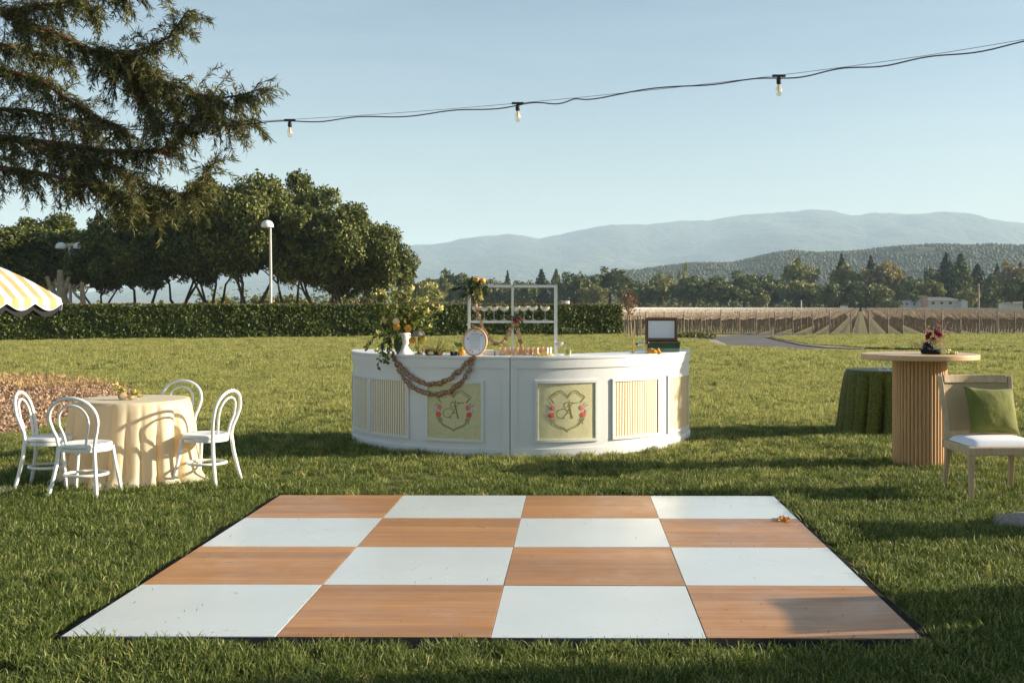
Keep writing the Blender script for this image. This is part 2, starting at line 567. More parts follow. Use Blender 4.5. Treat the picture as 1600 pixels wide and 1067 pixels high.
def dup(root, label, loc=None, rz=None, group=None, sc=None):
    r = root.copy()
    COL.objects.link(r)
    r['label'] = label
    if group:
        r['group'] = group
    if loc is not None:
        r.location = loc
    if rz is not None:
        r.rotation_euler = (0, 0, rz)
    if sc is not None:
        r.scale = sc if isinstance(sc, (tuple, list)) else (sc, sc, sc)
    for ch in list(root.children):
        c = ch.copy()
        COL.objects.link(c)
        c.parent = r
        for g in list(ch.children):
            d = g.copy()
            COL.objects.link(d)
            d.parent = c
    return r


def np_mesh(name, V, F, mats, smooth=False, mi=None):
    V = np.asarray(V, dtype=np.float32)
    F = np.asarray(F, dtype=np.int32)
    me = bpy.data.meshes.new(name)
    k = F.shape[1]
    me.vertices.add(len(V))
    me.vertices.foreach_set('co', V.ravel())
    me.loops.add(F.size)
    me.loops.foreach_set('vertex_index', F.ravel())
    me.polygons.add(len(F))
    me.polygons.foreach_set('loop_start', np.arange(0, F.size, k, dtype=np.int32))
    me.polygons.foreach_set('loop_total', np.full(len(F), k, dtype=np.int32))
    for m in (mats if isinstance(mats, (list, tuple)) else [mats]):
        me.materials.append(m)
    if mi is not None:
        me.polygons.foreach_set('material_index', np.asarray(mi, dtype=np.int32))
    if smooth:
        me.polygons.foreach_set('use_smooth', np.ones(len(F), dtype=bool))
    me.update(calc_edges=True)
    return me


def leaves_np(g, C, size, aspect=0.45, nrm=None, jit=1.0):
    """diamond leaves centred on C (n,3)"""
    n = len(C)
    d = g.normal(size=(n, 3))
    d /= np.linalg.norm(d, axis=1, keepdims=True)
    w = g.normal(size=(n, 3)) * jit
    if nrm is not None:
        w = np.cross(nrm + w * 0.8, d)
    else:
        w = np.cross(w, d)
    w /= np.linalg.norm(w, axis=1, keepdims=True) + 1e-9
    s = (size * g.uniform(0.6, 1.3, n))[:, None]
    d = d * s * 0.5
    w = w * s * 0.5 * aspect
    V = np.stack([C - d, C - w + d * 0.1, C + d, C + w + d * 0.1], axis=1).reshape(-1, 3)
    F = np.arange(4 * n).reshape(n, 4)
    return V, F


def merge_np(parts):
    Vs, Fs, o = [], [], 0
    for V, F in parts:
        Vs.append(V)
        Fs.append(F + o)
        o += len(V)
    return np.concatenate(Vs), np.concatenate(Fs)


def noise2(x, y, seed=0):
    """cheap smooth pseudo noise, about -1..1"""
    s = seed * 1.37
    return (np.sin(x * 1.0 + 1.3 * np.sin(y * 0.7 + s) + s) * 0.5 + np.sin(y * 1.31 - 1.1 * np.sin(x * 0.83 + 2 * s) + 2.1 * s) * 0.3 +
            np.sin((x + y) * 2.17 + 1.7 * np.sin((x - y) * 1.3) + s) * 0.2)


# ================================================================== SETTING
def ground_mat(name, stops, s1, s2, rough=0.95, bump=0.5, dist=0.03):
    m, nt, p = nodes_of(name)
    L = nt.links
    tc = nt.nodes.new('ShaderNodeTexCoord')
    n1 = nt.nodes.new('ShaderNodeTexNoise')
    n1.inputs['Scale'].default_value = s1
    n1.inputs['Detail'].default_value = 8
    n1.inputs['Roughness'].default_value = 0.65
    n2 = nt.nodes.new('ShaderNodeTexNoise')
    n2.inputs['Scale'].default_value = s2
    n2.inputs['Detail'].default_value = 6
    L.new(tc.outputs['Object'], n1.inputs['Vector'])
    L.new(tc.outputs['Object'], n2.inputs['Vector'])
    mx = nt.nodes.new('ShaderNodeMath')
    mx.operation = 'MULTIPLY_ADD'
    mx.inputs[1].default_value = 0.5
    L.new(n2.outputs[0], mx.inputs[0])
    h = nt.nodes.new('ShaderNodeMath')
    h.operation = 'MULTIPLY'
    h.inputs[1].default_value = 0.5
    L.new(n1.outputs[0], h.inputs[0])
    L.new(h.outputs[0], mx.inputs[2])
    rp = ramp(nt, stops)
    L.new(mx.outputs[0], rp.inputs[0])
    L.new(rp.outputs[0], p.inputs['Base Color'])
    p.inputs['Roughness'].default_value = rough
    p.inputs['Specular IOR Level'].default_value = 0.2
    b = nt.nodes.new('ShaderNodeBump')
    b.inputs['Strength'].default_value = bump
    b.inputs['Distance'].default_value = dist
    L.new(n2.outputs[0], b.inputs['Height'])
    L.new(b.outputs[0], p.inputs['Normal'])
    return m


M['turf'] = ground_mat('turf soil', [(0.35, (0.06, 0.062, 0.018)), (0.5, (0.12, 0.115, 0.034)), (0.65, (0.19, 0.165, 0.06))], 0.5, 30)
M['field'] = ground_mat('dry field', [(0.35, (0.22, 0.20, 0.08)), (0.5, (0.32, 0.28, 0.12)), (0.65, (0.44, 0.36, 0.19))], 0.05, 1.2)
M['asphalt'] = ground_mat('worn asphalt', [(0.35, (0.085, 0.082, 0.082)), (0.5, (0.12, 0.115, 0.112)), (0.65, (0.16, 0.15, 0.14))], 0.4, 40, 0.9, 0.3, 0.01)
M['gravel'] = ground_mat('pale gravel', [(0.35, (0.24, 0.19, 0.15)), (0.5, (0.34, 0.28, 0.23)), (0.65, (0.44, 0.37, 0.30))], 1.5, 20)
M['soil'] = ground_mat('vineyard soil', [(0.35, (0.15, 0.135, 0.055)), (0.5, (0.22, 0.19, 0.09)), (0.65, (0.30, 0.25, 0.14))], 0.3, 6)
M['mulch'] = ground_mat('bark mulch', [(0.35, (0.20, 0.10, 0.055)), (0.5, (0.32, 0.20, 0.12)), (0.65, (0.46, 0.32, 0.20))], 1.2, 26, 0.95, 1.0, 0.05)
M['hill'] = ground_mat('hill scrub', [(0.35, (0.03, 0.042, 0.018)), (0.5, (0.06, 0.072, 0.028)), (0.62, (0.17, 0.15, 0.07))], 0.006, 0.05, 0.95, 0.4, 6)
M['mountain'] = ground_mat('mountain scrub', [(0.35, (0.022, 0.034, 0.02)), (0.52, (0.045, 0.055, 0.028)), (0.66, (0.16, 0.135, 0.075))], 0.0016, 0.02, 0.95, 1.0, 30)


def sheet(name, pts, m, z, mound=None):
    mb = MB()
    mb.add([(p[0], p[1], z) for p in pts], [tuple(range(len(pts)))])
    return kind(mb.build(name, m, smooth=None), 'structure')


def grid_sheet(name, xs, ys, zf, m, smooth=True):
    X, Y = np.meshgrid(np.array(xs, float), np.array(ys, float))
    Z = zf(X, Y)
    V = np.stack([X, Y, Z], axis=-1).reshape(-1, 3)
    nx, ny = len(xs), len(ys)
    i = np.arange((ny - 1) * (nx - 1))
    r, c = i // (nx - 1), i % (nx - 1)
    a = r * nx + c
    F = np.stack([a, a + 1, a + nx + 1, a + nx], axis=1)
    return kind(link(name, np_mesh(name, V, F, m, smooth)), 'structure')


def ground_z(X, Y):
    z = 0 * X - 0.05
    # the far field lifts a little to the right of the houses
    z = z + 3.2 * np.exp(-(((X - 158) / 40) ** 2 + ((Y - 360) / 30) ** 2))
    return z


def spaced(a, b, n, p=2.0):
    return list(a + (b - a) * (np.linspace(0, 1, n) ** p))


xs = [-x for x in spaced(40, 9000, 26, 2.5)][::-1] + list(np.linspace(-38, 300, 45)) + spaced(330, 9000, 26, 2.5)
ys = [-400, -100, -20] + list(np.linspace(0, 480, 50)) + spaced(520, 9500, 24, 2)
grid_sheet('ground', xs, ys, ground_z, M['field'])

# lawn: near grass sheet bounded by the hedge line and the lane
HL, HR = Vector((-40.0, 46.6, 0)), Vector((2.95, 63.8, 0))      # hedge foot, left end and right end
lawn_pts = [(-45, -12), (45, -12), (45, 39.5), gnd(1600, 551)[:2], gnd(1340, 549)[:2], gnd(1260, 549)[:2], gnd(1120, 541)[:2], gnd(1100, 531)[:2], gnd(1040, 529.5)[:2],
            gnd(965, 528)[:2], (HR.x + 1, HR.y + .6), (HL.x, HL.y + .6)]
lawn = sheet('lawn', lawn_pts, M['turf'], 0.0)
# grass patch between the two lanes
island_pts = [gnd(1204, 527.5)[:2], gnd(1330, 524)[:2], gnd(1700, 523)[:2], (60, 60), (60, 46), gnd(1600, 549.5)[:2], gnd(1345, 544)[:2], gnd(1262, 538.5)[:2], gnd(1225, 532)[:2]]
sheet('verge', island_pts, M['turf'], 0.035)
lane_pts = [gnd(1040, 526)[:2], gnd(1115, 525)[:2], gnd(1190, 521)[:2], gnd(1400, 519)[:2], gnd(1700, 518)[:2], (70, 70), (70, 36), (45, 36), gnd(1600, 558)[:2],
            gnd(1340, 552)[:2], gnd(1240, 549)[:2], gnd(1120, 541.5)[:2], gnd(1098, 534)[:2], gnd(1040, 531)[:2]]
sheet('lane', lane_pts, M['asphalt'], -0.02)
sheet('lane_shoulder', [gnd(1195, 526)[:2], gnd(1214, 525.7)[:2], gnd(1232, 531)[:2], gnd(1268, 537)[:2], gnd(1350, 542.8)[:2], gnd(1350, 545.5)[:2], gnd(1290, 542.8)[:2], gnd(1252, 538.8)[:2], gnd(1215, 531)[:2]], M['gravel'], 0.015)
sheet('gravel_apron', [gnd(1030, 534)[:2], gnd(1136, 541)[:2], gnd(1132, 537)[:2], gnd(1118, 531.5)[:2], gnd(1090, 530)[:2], gnd(1030, 530.6)[:2]], M['gravel'], 0.02)
sheet('vineyard_soil', [(-60, 66.5), (80, 66.5), (160, 300), (-20, 300)], M['soil'], -0.015)
mulch_pts = [gnd(-300, 676)[:2], gnd(0, 681)[:2], gnd(40, 676)[:2], gnd(85, 664)[:2], gnd(120, 652)[:2], gnd(160, 640)[:2], gnd(205, 624)[:2], gnd(215, 610)[:2], gnd(180, 600)[:2], gnd(120, 592)[:2], gnd(60, 587)[:2], gnd(-100, 586)[:2], gnd(-300, 588)[:2]]
mulch = sheet('mulch_bed', mulch_pts, M['mulch'], 0.012)

# mountains: real relief, ridge line taken from the photograph's skyline
def ridge_fn(pts, Y, drop=0):
    px = np.array([p[0] for p in pts], float)
    h = np.array([CAMH + (PY0 - p[1] - drop) * Y / FPX for p in pts])
    x = (px - PX0) * Y / FPX
    return lambda X: np.interp(X, x, h)


MY = 6200.0
rm = ridge_fn([(-2600, 455), (-1400, 440), (-400, 462), (0, 470), (120, 463), (160, 458), (215, 449), (245, 452), (270, 440), (320, 432), (420, 418), (520, 405), (650, 383), (700, 382), (760, 372), (800, 370), (842, 373), (900, 362),
               (950, 353), (1010, 350), (1060, 343), (1110, 341), (1180, 331), (1240, 331), (1270, 326), (1300, 331), (1330, 338), (1360, 333), (1400, 336), (1450, 338), (1510, 340), (1545, 343),
               (1600, 348), (1750, 340), (2000, 352), (2400, 380), (3200, 420), (4500, 440)], MY)


def mountain_z(X, Y):
    t = np.clip((Y - 3300) / (MY - 3300), 0, 1.25)
    f = np.where(t <= 1, t * t * (3 - 2 * t) * 0.55 + t ** 2 * 0.45, 1 - (t - 1) * 1.4)
    spur = noise2(X / 330, Y / 600, 2) * 0.22 + noise2(X / 140, Y / 260, 5) * 0.10 + noise2(X / 60, Y / 90, 3) * 0.04
    rough = noise2(X / 45, Y / 60, 9) * 4 + noise2(X / 18, Y / 30, 4) * 2.0
    return rm(X * MY / np.maximum(Y, 3300) * (np.maximum(Y, 3300) / MY) ** 0.5) * f * (1 + spur * 4 * np.clip(t * (1.02 - t), 0, 1)) + rough * np.clip(t * 3, 0, 1) - 1.0


grid_sheet('mountain_range', np.linspace(-6500, 8800, 700), np.linspace(3300, 7000, 120), mountain_z, M['mountain'])
HY = 1500.0
rh = ridge_fn([(-600, 478), (700, 470), (800, 455), (850, 446), (900, 436), (960, 426), (1000, 422), (1080, 412), (1140, 410), (1200, 397), (1230, 393), (1260, 395), (1300, 394), (1340, 392), (1380, 387), (1480, 385), (1600, 386),
               (1800, 380), (2300, 395), (3200, 430), (4000, 470)], HY, 3)


def hill_z(X, Y):
    t = np.clip((Y - 750) / (HY - 750), 0, 1.4)
    f = np.where(t <= 1, t * t * (3 - 2 * t), 1 - (t - 1) * 0.9)
    n = noise2(X / 70, Y / 110, 6) * 0.12 + noise2(X / 28, Y / 40, 8) * 0.04
    return rh(X * (HY / np.maximum(Y, 750)) ** 0.6) * f * (1 + n * np.clip(4 * t * (1 - t), 0, 1)) - 0.8


grid_sheet('wooded_hill', np.linspace(-400, 2400, 260), np.linspace(750, 1790, 90), hill_z, M['hill'])


# ------------------------------------------------------------------ trees
def oak_crown(seed, rx, rz, nl, n, leaf, squash=0.8, ry=None):
    g = np.random.default_rng(seed)
    ry = ry or rx
    d = g.normal(size=(nl, 3))
    d /= np.linalg.norm(d, axis=1, keepdims=True)
    d[:, 2] = d[:, 2] * 0.8 + 0.12
    rad = g.uniform(0.40, 0.98, (nl, 1))
    C = d * rad * np.array([rx, ry, rz])
    lr = g.uniform(0.16, 0.42, nl) * min(rx, rz) * (1.3 - 0.62 * rad[:, 0])
    pick = g.choice(nl, n, p=lr ** 2 / np.sum(lr ** 2))
    v = g.normal(size=(n, 3))
    v /= np.linalg.norm(v, axis=1, keepdims=True)
    r = lr[pick] * g.uniform(0.45, 1.1, n) ** 0.6
    bumps = 1 + 0.25 * noise2(v[:, 0] * 6 + pick, v[:, 1] * 6 + v[:, 2] * 5, seed % 7)
    P = C[pick] + v * (r * bumps)[:, None] * np.array([1, 1, squash])
    return leaves_np(g, P, leaf, 0.6, v, 0.9)


def limb_tubes(mb, g, base, top_r, h, n, r0, spread):
    """forked trunk: a short bole and n rising crooked limbs"""
    fork = Vector((g.uniform(-.1, .1), g.uniform(-.1, .1), h * g.uniform(0.22, 0.32)))
    mb.tube([base + Vector((0, 0, -.2)), base + Vector((0, 0, .15)), base + fork * 0.5, base + fork], [r0 * 1.5, r0 * 1.15, r0, r0 * 0.95], 8)
    for i in range(n):
        a = 2 * PI * (i + g.uniform(-.3, .3)) / n
        p = [base + fork * 0.93]
        for k in range(1, 5):
            t = k / 4
            p.append(base + fork + Vector((math.cos(a) * spread * t ** 0.85 + g.uniform(-.2, .2), math.sin(a) * spread * t ** 0.85 + g.uniform(-.2, .2), (h - fork.z) * t)))
        mb.tube(p, [r0 * 0.62, r0 * 0.5, r0 * 0.38, r0 * 0.24, r0 * 0.1], 6)
        for q in range(2):
            s0 = p[2 + q]
            b = a + g.uniform(-1.2, 1.2)
            mb.tube([s0, s0 + Vector((math.cos(b) * .6, math.sin(b) * .6, .45)), s0 + Vector((math.cos(b) * 1.4, math.sin(b) * 1.4, 1.0))], [r0 * 0.3, r0 * 0.2, r0 * 0.07], 5)


oak_variants = []
for k in range(4):
    g = random.Random(40 + k)
    mb = MB()
    limb_tubes(mb, g, Vector((0, 0, 0)), 0, 4.6, [3, 4, 3, 2][k], 0.19, [1.8, 2.2, 1.6, 1.3][k])
    tr = mb.mesh('trunk', M['bark'])
    V1, F1 = oak_crown(100 + k, 3.6, 3.2, 64, 42000, 0.21)
    V2, F2 = oak_crown(120 + k, 2.6, 2.3, 20, 1500, 1.0)
    V, F = merge_np([(V1, F1), (V2, F2)])
    V[:, 2] += 5.3
    oak_variants.append((tr, np_mesh('crown', V, F, M['oak_leaf'])))
oaks = [(18, 338, 200, 77, 'dark live oak at the left picture edge, above the striped parasol'),
        (84, 332, 150, 81, 'live oak behind the twin-headed lamp post'),
        (158, 352, 120, 75, 'slender live oak just right of the sawn-off tree stems'),
        (228, 318, 150, 73, 'live oak with a forked trunk, second right of the twin-headed lamp'),
        (284, 292, 140, 76, 'live oak with twin dark stems, left half of the oak row'),
        (332, 290, 130, 72, 'live oak with one thin straight stem, midway along the oak row'),
        (390, 262, 175, 70, 'tallest live oak, directly left of the single-headed lamp post'),
        (450, 266, 150, 75, 'live oak just right of the single-headed lamp post'),
        (500, 303, 150, 70, 'live oak with leaning pale trunks, third from the right end'),
        (548, 325, 130, 73, 'live oak with a slanting trunk, second from the right end'),
        (592, 343, 118, 71, 'rounded live oak at the right end of the oak row')]
for i, (px, ty, w, Y, lab) in enumerate(oaks):
    top = at(px, ty, Y).z
    wid = w * Y / FPX
    t = thing('live_oak', lab, 'tree', (at(px, 0, Y).x, Y, -.7 if i >= 6 else -.2), rnd.uniform(0, 6.28), 'live oaks behind the hedge')
    t.scale = (wid / 6.0, wid / 6.0, (top + (.7 if i >= 6 else .2)) / 8.45)
    a, b = oak_variants[i % 4]
    link('trunk', a, t)
    link('crown', b, t)

# low far shrubs seen under the oak canopy
scrub_me = np_mesh('foliage', *oak_crown(300, 3.0, 2.0, 20, 2600, 0.42), M['far_olive'])
for i, (px, ty, w, Y) in enumerate([(340, 458, 60, 120), (420, 452, 70, 125), (470, 456, 70, 118), (535, 455, 60, 122), (585, 452, 60, 128), (630, 447, 50, 124), (160, 466, 60, 120), (265, 466, 60, 126)]):
    s = w * Y / FPX / 6.2
    o = link('shrub', scrub_me, None, (at(px, 0, Y).x, Y, at(px, ty, Y).z - 2.0 * s), i * 1.3, (s, s, s))
    tag(o, 'low olive shrub far off under the oaks, %s' % ['left of centre', 'left of the lamp post', 'right of the lamp post', 'below the leaning trunks', 'under the end oak', 'at the right end of the oak row', 'right of the parasol', 'below the forked oak'][i], 'shrub', 'far shrubs under the oaks')

# sawn-off tree with two stems, behind the hedge at left
def sawn_tree(name, label, px, Y, pts, r):
    b = at(px, 478, Y)
    t = thing(name, label, 'tree', (b.x, Y, 0))
    for k, (path, rr) in enumerate(zip(pts, r)):
        mb = MB()
        P = []
        for (x, y) in path:
            q = at(x, y, Y)
            P.append((q.x - b.x, rnd.uniform(-.12, .12) * (k > 0), q.z))
        mb.tube(P, rr, 9)
        mb.build('trunk' if k == 0 else 'branch', M['bark_pale'], t)
    return t


sawn_tree('pruned_tree', 'pale sawn-off tree with several stubby limbs behind the parasol', 99, 70,
          [[(99, 520), (98, 470), (96, 455), (94, 440), (94, 422)], [(97, 466), (84, 457), (77, 445), (73, 432)], [(97, 452), (90, 448), (85, 436)], [(99, 462), (104, 448), (109, 433)]],
          [[.42, .36, .26, .2, .17], [.18, .15, .13, .12], [.12, .09, .06], [.16, .13, .1]])
sawn_tree('pruned_tree', 'slim pale sawn-off stem with a bare crossing branch, beside the twin-headed lamp', 129, 68,
          [[(130, 520), (130, 475), (129, 462), (128, 441)], [(127, 468), (120, 462), (113, 454), (107, 449)], [(131, 463), (136, 455), (140, 446)], [(128, 444), (127, 439)], [(114, 455), (121, 449), (126, 443)]],
          [[.2, .16, .14, .12], [.1, .08, .06, .04], [.06, .05, .03], [.05, .02], [.05, .04, .02]])

# hedge
g = np.random.default_rng(5)
hd = (HR - HL)
hlen = hd.length
hdir = hd.normalized()
hn = Vector((hdir.y, -hdir.x, 0))          # towards the camera
HT, HW = 1.66, 1.3
hedge = thing('hedge', 'long clipped dark green laurel hedge across the back of the lawn', 'hedge', HL)
def hedge_leaves(n, kind_):
    u = g.uniform(0, hlen, n)
    if kind_ == 'front':
        z = g.uniform(0.05, HT, n)
        o = HW / 2 + g.normal(0, 0.05, n) + 0.07 * noise2(u * 2.3, z * 4, 3) + 0.05 * noise2(u * 0.9, z * 2, 1)
        nr = np.array([hn.x, hn.y, 0.15])
    elif kind_ == 'top':
        z = HT + g.normal(0, 0.025, n) + 0.025 * noise2(u * 1.7, u * 0.3, 2)
        o = g.uniform(-HW / 2, HW / 2 + .05, n)
        nr = np.array([0, 0, 1.0])
    else:
        z = g.uniform(0.05, HT, n)
        o = g.uniform(-HW / 2, HW / 2, n)
        u = hlen + g.normal(0, .06, n) + .05 * noise2(o * 4, z * 4, 4)
        nr = np.array([hdir.x, hdir.y, 0.1])
    P = np.stack([u * hdir.x + o * hn.x, u * hdir.y + o * hn.y, z], axis=1)
    return leaves_np(g, P, 0.15 if kind_ != 'top' else 0.12, 0.55, np.tile(nr, (n, 1)), 0.9)
V, F = merge_np([hedge_leaves(34000, 'front'), hedge_leaves(1400, 'end')])
kind(link('foliage', np_mesh('foliage', V, F, M['hedge_leaf']), hedge), 'stuff')
V, F = hedge_leaves(14000, 'top')
kind(link('new_growth', np_mesh('new_growth', V, F, M['hedge_top']), hedge), 'stuff')['label'] = 'reddish young shoots along the clipped top'
core = MB()
core.box(0.1, hlen - 0.1, -HW / 2 + .12, HW / 2 - .12, 0.0, HT - 0.08)
o = core.build('inner_branches', M['hedge_leaf'], hedge, smooth=None)
o.rotation_euler = (0, 0, math.atan2(hdir.y, hdir.x))

# redwood: trunk out of frame at left, drooping limbs reach into the picture
TY = 18.5
redwood = thing('redwood_tree', 'big redwood hanging its drooping needled limbs over the top left', 'tree', (-12.6, TY + .8, 0))
base = Vector(redwood.location)
mb = MB()
mb.tube([(0, 0, -.2), (0, 0, 0.4), (.05, 0, 3), (.1, .05, 7), (.1, 0, 12)], [.85, .62, .5, .42, .2], 14)
mb.build('trunk', M['bark_red'], redwood)
limbs = [  # (pixel path, start radius, depth drift)
    ([(-330, -60), (-150, -30), (0, 16), (41, 38), (89, 54), (140, 78), (178, 86), (223, 80), (264, 58), (296, 15)], .085, -.2),
    ([(150, 80), (190, 96), (226, 112), (262, 130), (310, 148), (345, 154), (380, 148), (412, 138)], .05, -.5),
    ([(300, 146), (322, 168), (340, 190), (366, 193), (395, 186)], .03, .3),
    ([(-330, 150), (-120, 200), (19, 217), (96, 226), (160, 236), (249, 237), (282, 212), (305, 185), (322, 160)], .075, .3),
    ([(-300, 60), (-80, 90), (10, 110), (70, 130), (120, 165), (165, 190), (200, 205)], .06, .8),
    ([(-300, 230), (-100, 255), (0, 262), (70, 272), (130, 285), (185, 300), (215, 318)], .06, -.6),
    ([(120, 240), (180, 262), (235, 290), (270, 309), (300, 300), (320, 284), (327, 248)], .035, .4),
    ([(-260, -90), (-60, -70), (60, -40), (130, -18), (190, -6), (240, -30)], .06, .5),
    ([(60, 225), (120, 262), (175, 300), (225, 322), (255, 330)], .04, 1.0),
    ([(178, 86), (215, 130), (240, 175), (255, 215)], .03, -.3),
    ([(-300, 20), (-100, 40), (-10, 66), (60, 84), (105, 96)], .05, 1.3),
    ([(200, 84), (236, 110), (270, 160), (292, 200)], .025, .9),
    ([(0, 20), (60, 8), (110, 4), (160, 12)], .035, -.8),
    ([(-200, 170), (-40, 170), (40, 172), (100, 185), (150, 212)], .05, 1.4),
]
gr = np.random.default_rng(11)
needP = []
needD = []
twig_mb = MB()
for li, (path, r0, drift) in enumerate(limbs):
    P = []
    for j, (x, y) in enumerate(path):
        Y = TY + drift * (j / len(path)) + rnd.uniform(-.12, .12)
        P.append(at(x, y, Y) - base)
    rs = [r0 * (1 - 0.85 * j / (len(P) - 1)) for j in range(len(P))]
    if li in (0, 3, 4, 5, 7, 10, 13):
        P = [Vector((0.1, 0, P[0].z - .5))] + P
        rs = [r0 * 1.3] + rs
    MB().tube(P, rs, 7).build('limb', M['bark_red'], redwood)
    # side twigs with hanging sprays
    for j in range(1, len(P)):
        a, b = P[j - 1], P[j]
        if (b + base).x < -11.6:
            continue
        seg = (b - a).length
        nt_ = max(1, int(seg / 0.018))
        for q in range(nt_):
            s = a.lerp(b, rnd.random())
            if (s + base).x < -11.4:
                continue
            dirv = (b - a).normalized()
            dv = dirv * rnd.uniform(.2, 1.0) + Vector((rnd.gauss(0, .55), rnd.gauss(0, .8), rnd.gauss(-.1, .6)))
            dv.normalize()
            Lh = rnd.uniform(.22, .8) * (1.0 - 0.35 * j / len(P))
            pts = [s]
            cur = dv.copy()
            k = 5
            for m_ in range(k):
                cur = (cur + Vector((0, 0, -.2))).normalized()
                pts.append(pts[-1] + cur * Lh / k)
            twig_mb.tube(pts[::2] + [pts[-1]], [.006, .005, .003, .002], 3)
            nn = int(Lh * 115)
            for m_ in range(nn):
                t = rnd.random() * k
                i0 = min(int(t), k - 1)
                pp = pts[i0].lerp(pts[i0 + 1], t - i0)
                dd = (pts[i0 + 1] - pts[i0]).normalized() * 0.8 + Vector((rnd.gauss(0, .55), rnd.gauss(0, .55), rnd.gauss(-.12, .5)))
                needP.append(pp)
                needD.append(dd)
C = np.array(needP)
D = np.array(needD)
D /= np.linalg.norm(D, axis=1, keepdims=True)
n = len(C)
W = np.cross(gr.normal(size=(n, 3)), D)
W /= np.linalg.norm(W, axis=1, keepdims=True)
Ls = gr.uniform(.07, .16, n)[:, None]
Wd = gr.uniform(.0045, .0105, n)[:, None]
V = np.stack([C, C + D * Ls * .5 - W * Wd, C + D * Ls, C + D * Ls * .5 + W * Wd], axis=1).reshape(-1, 3)
kind(link('needles', np_mesh('needles', V, np.arange(4 * n).reshape(n, 4), M['needle']), redwood), 'stuff')
twig_mb.build('twigs', M['twig'], redwood, smooth=None)['kind'] = 'stuff'
for (x, y) in [(255, 245), (214, 158), (72, 200)]:      # small rusty dead sprays
    mb = MB()
    c = at(x, y, TY - .3) - base
    for q in range(26):
        mb.leaf(c + Vector((rnd.gauss(0, .03), rnd.gauss(0, .03), rnd.gauss(0, .08))), (rnd.gauss(0, .5), rnd.gauss(0, .5), -1), .1, .014)
    mb.build('dead_spray', M['needle_dead'], redwood, smooth=None)['kind'] = 'stuff'

# far tree line across the valley
def far_variant(kind_, seed):
    g = np.random.default_rng(seed)
    if kind_ == 'broad':
        V1, F1 = oak_crown(seed, 0.5, 0.46, 26, 2600, 0.075, 0.9)
        V2, F2 = oak_crown(seed + 1, 0.36, 0.34, 10, 160, 0.3)
        V, F = merge_np([(V1, F1), (V2, F2)])
        V[:, 2] += 0.52
    elif kind_ == 'poplar':
        V, F = oak_crown(seed, 0.5, 0.5, 24, 1500, 0.08, 1.0)
        V[:, 2] += 0.5
    else:
        n = 2600
        t = g.uniform(0, 1, n) ** 0.75
        t = 1 - t
        lay = np.floor(t * 16) / 16 + 0.02
        a = g.uniform(0, 2 * PI, n)
        rr = (1 - t) ** 0.85 * 0.5 * g.uniform(0.25, 1.05, n) * (1 + 0.28 * np.sin(3 * a + lay * 37) + .2 * np.sin(lay * 91)) + .01
        z = 0.06 + 0.94 * (lay * .55 + t * .45) - rr * 0.16
        P = np.stack([rr * np.cos(a), rr * np.sin(a), z], axis=1)
        V, F = leaves_np(g, P, 0.085, 0.5)
    return V, F


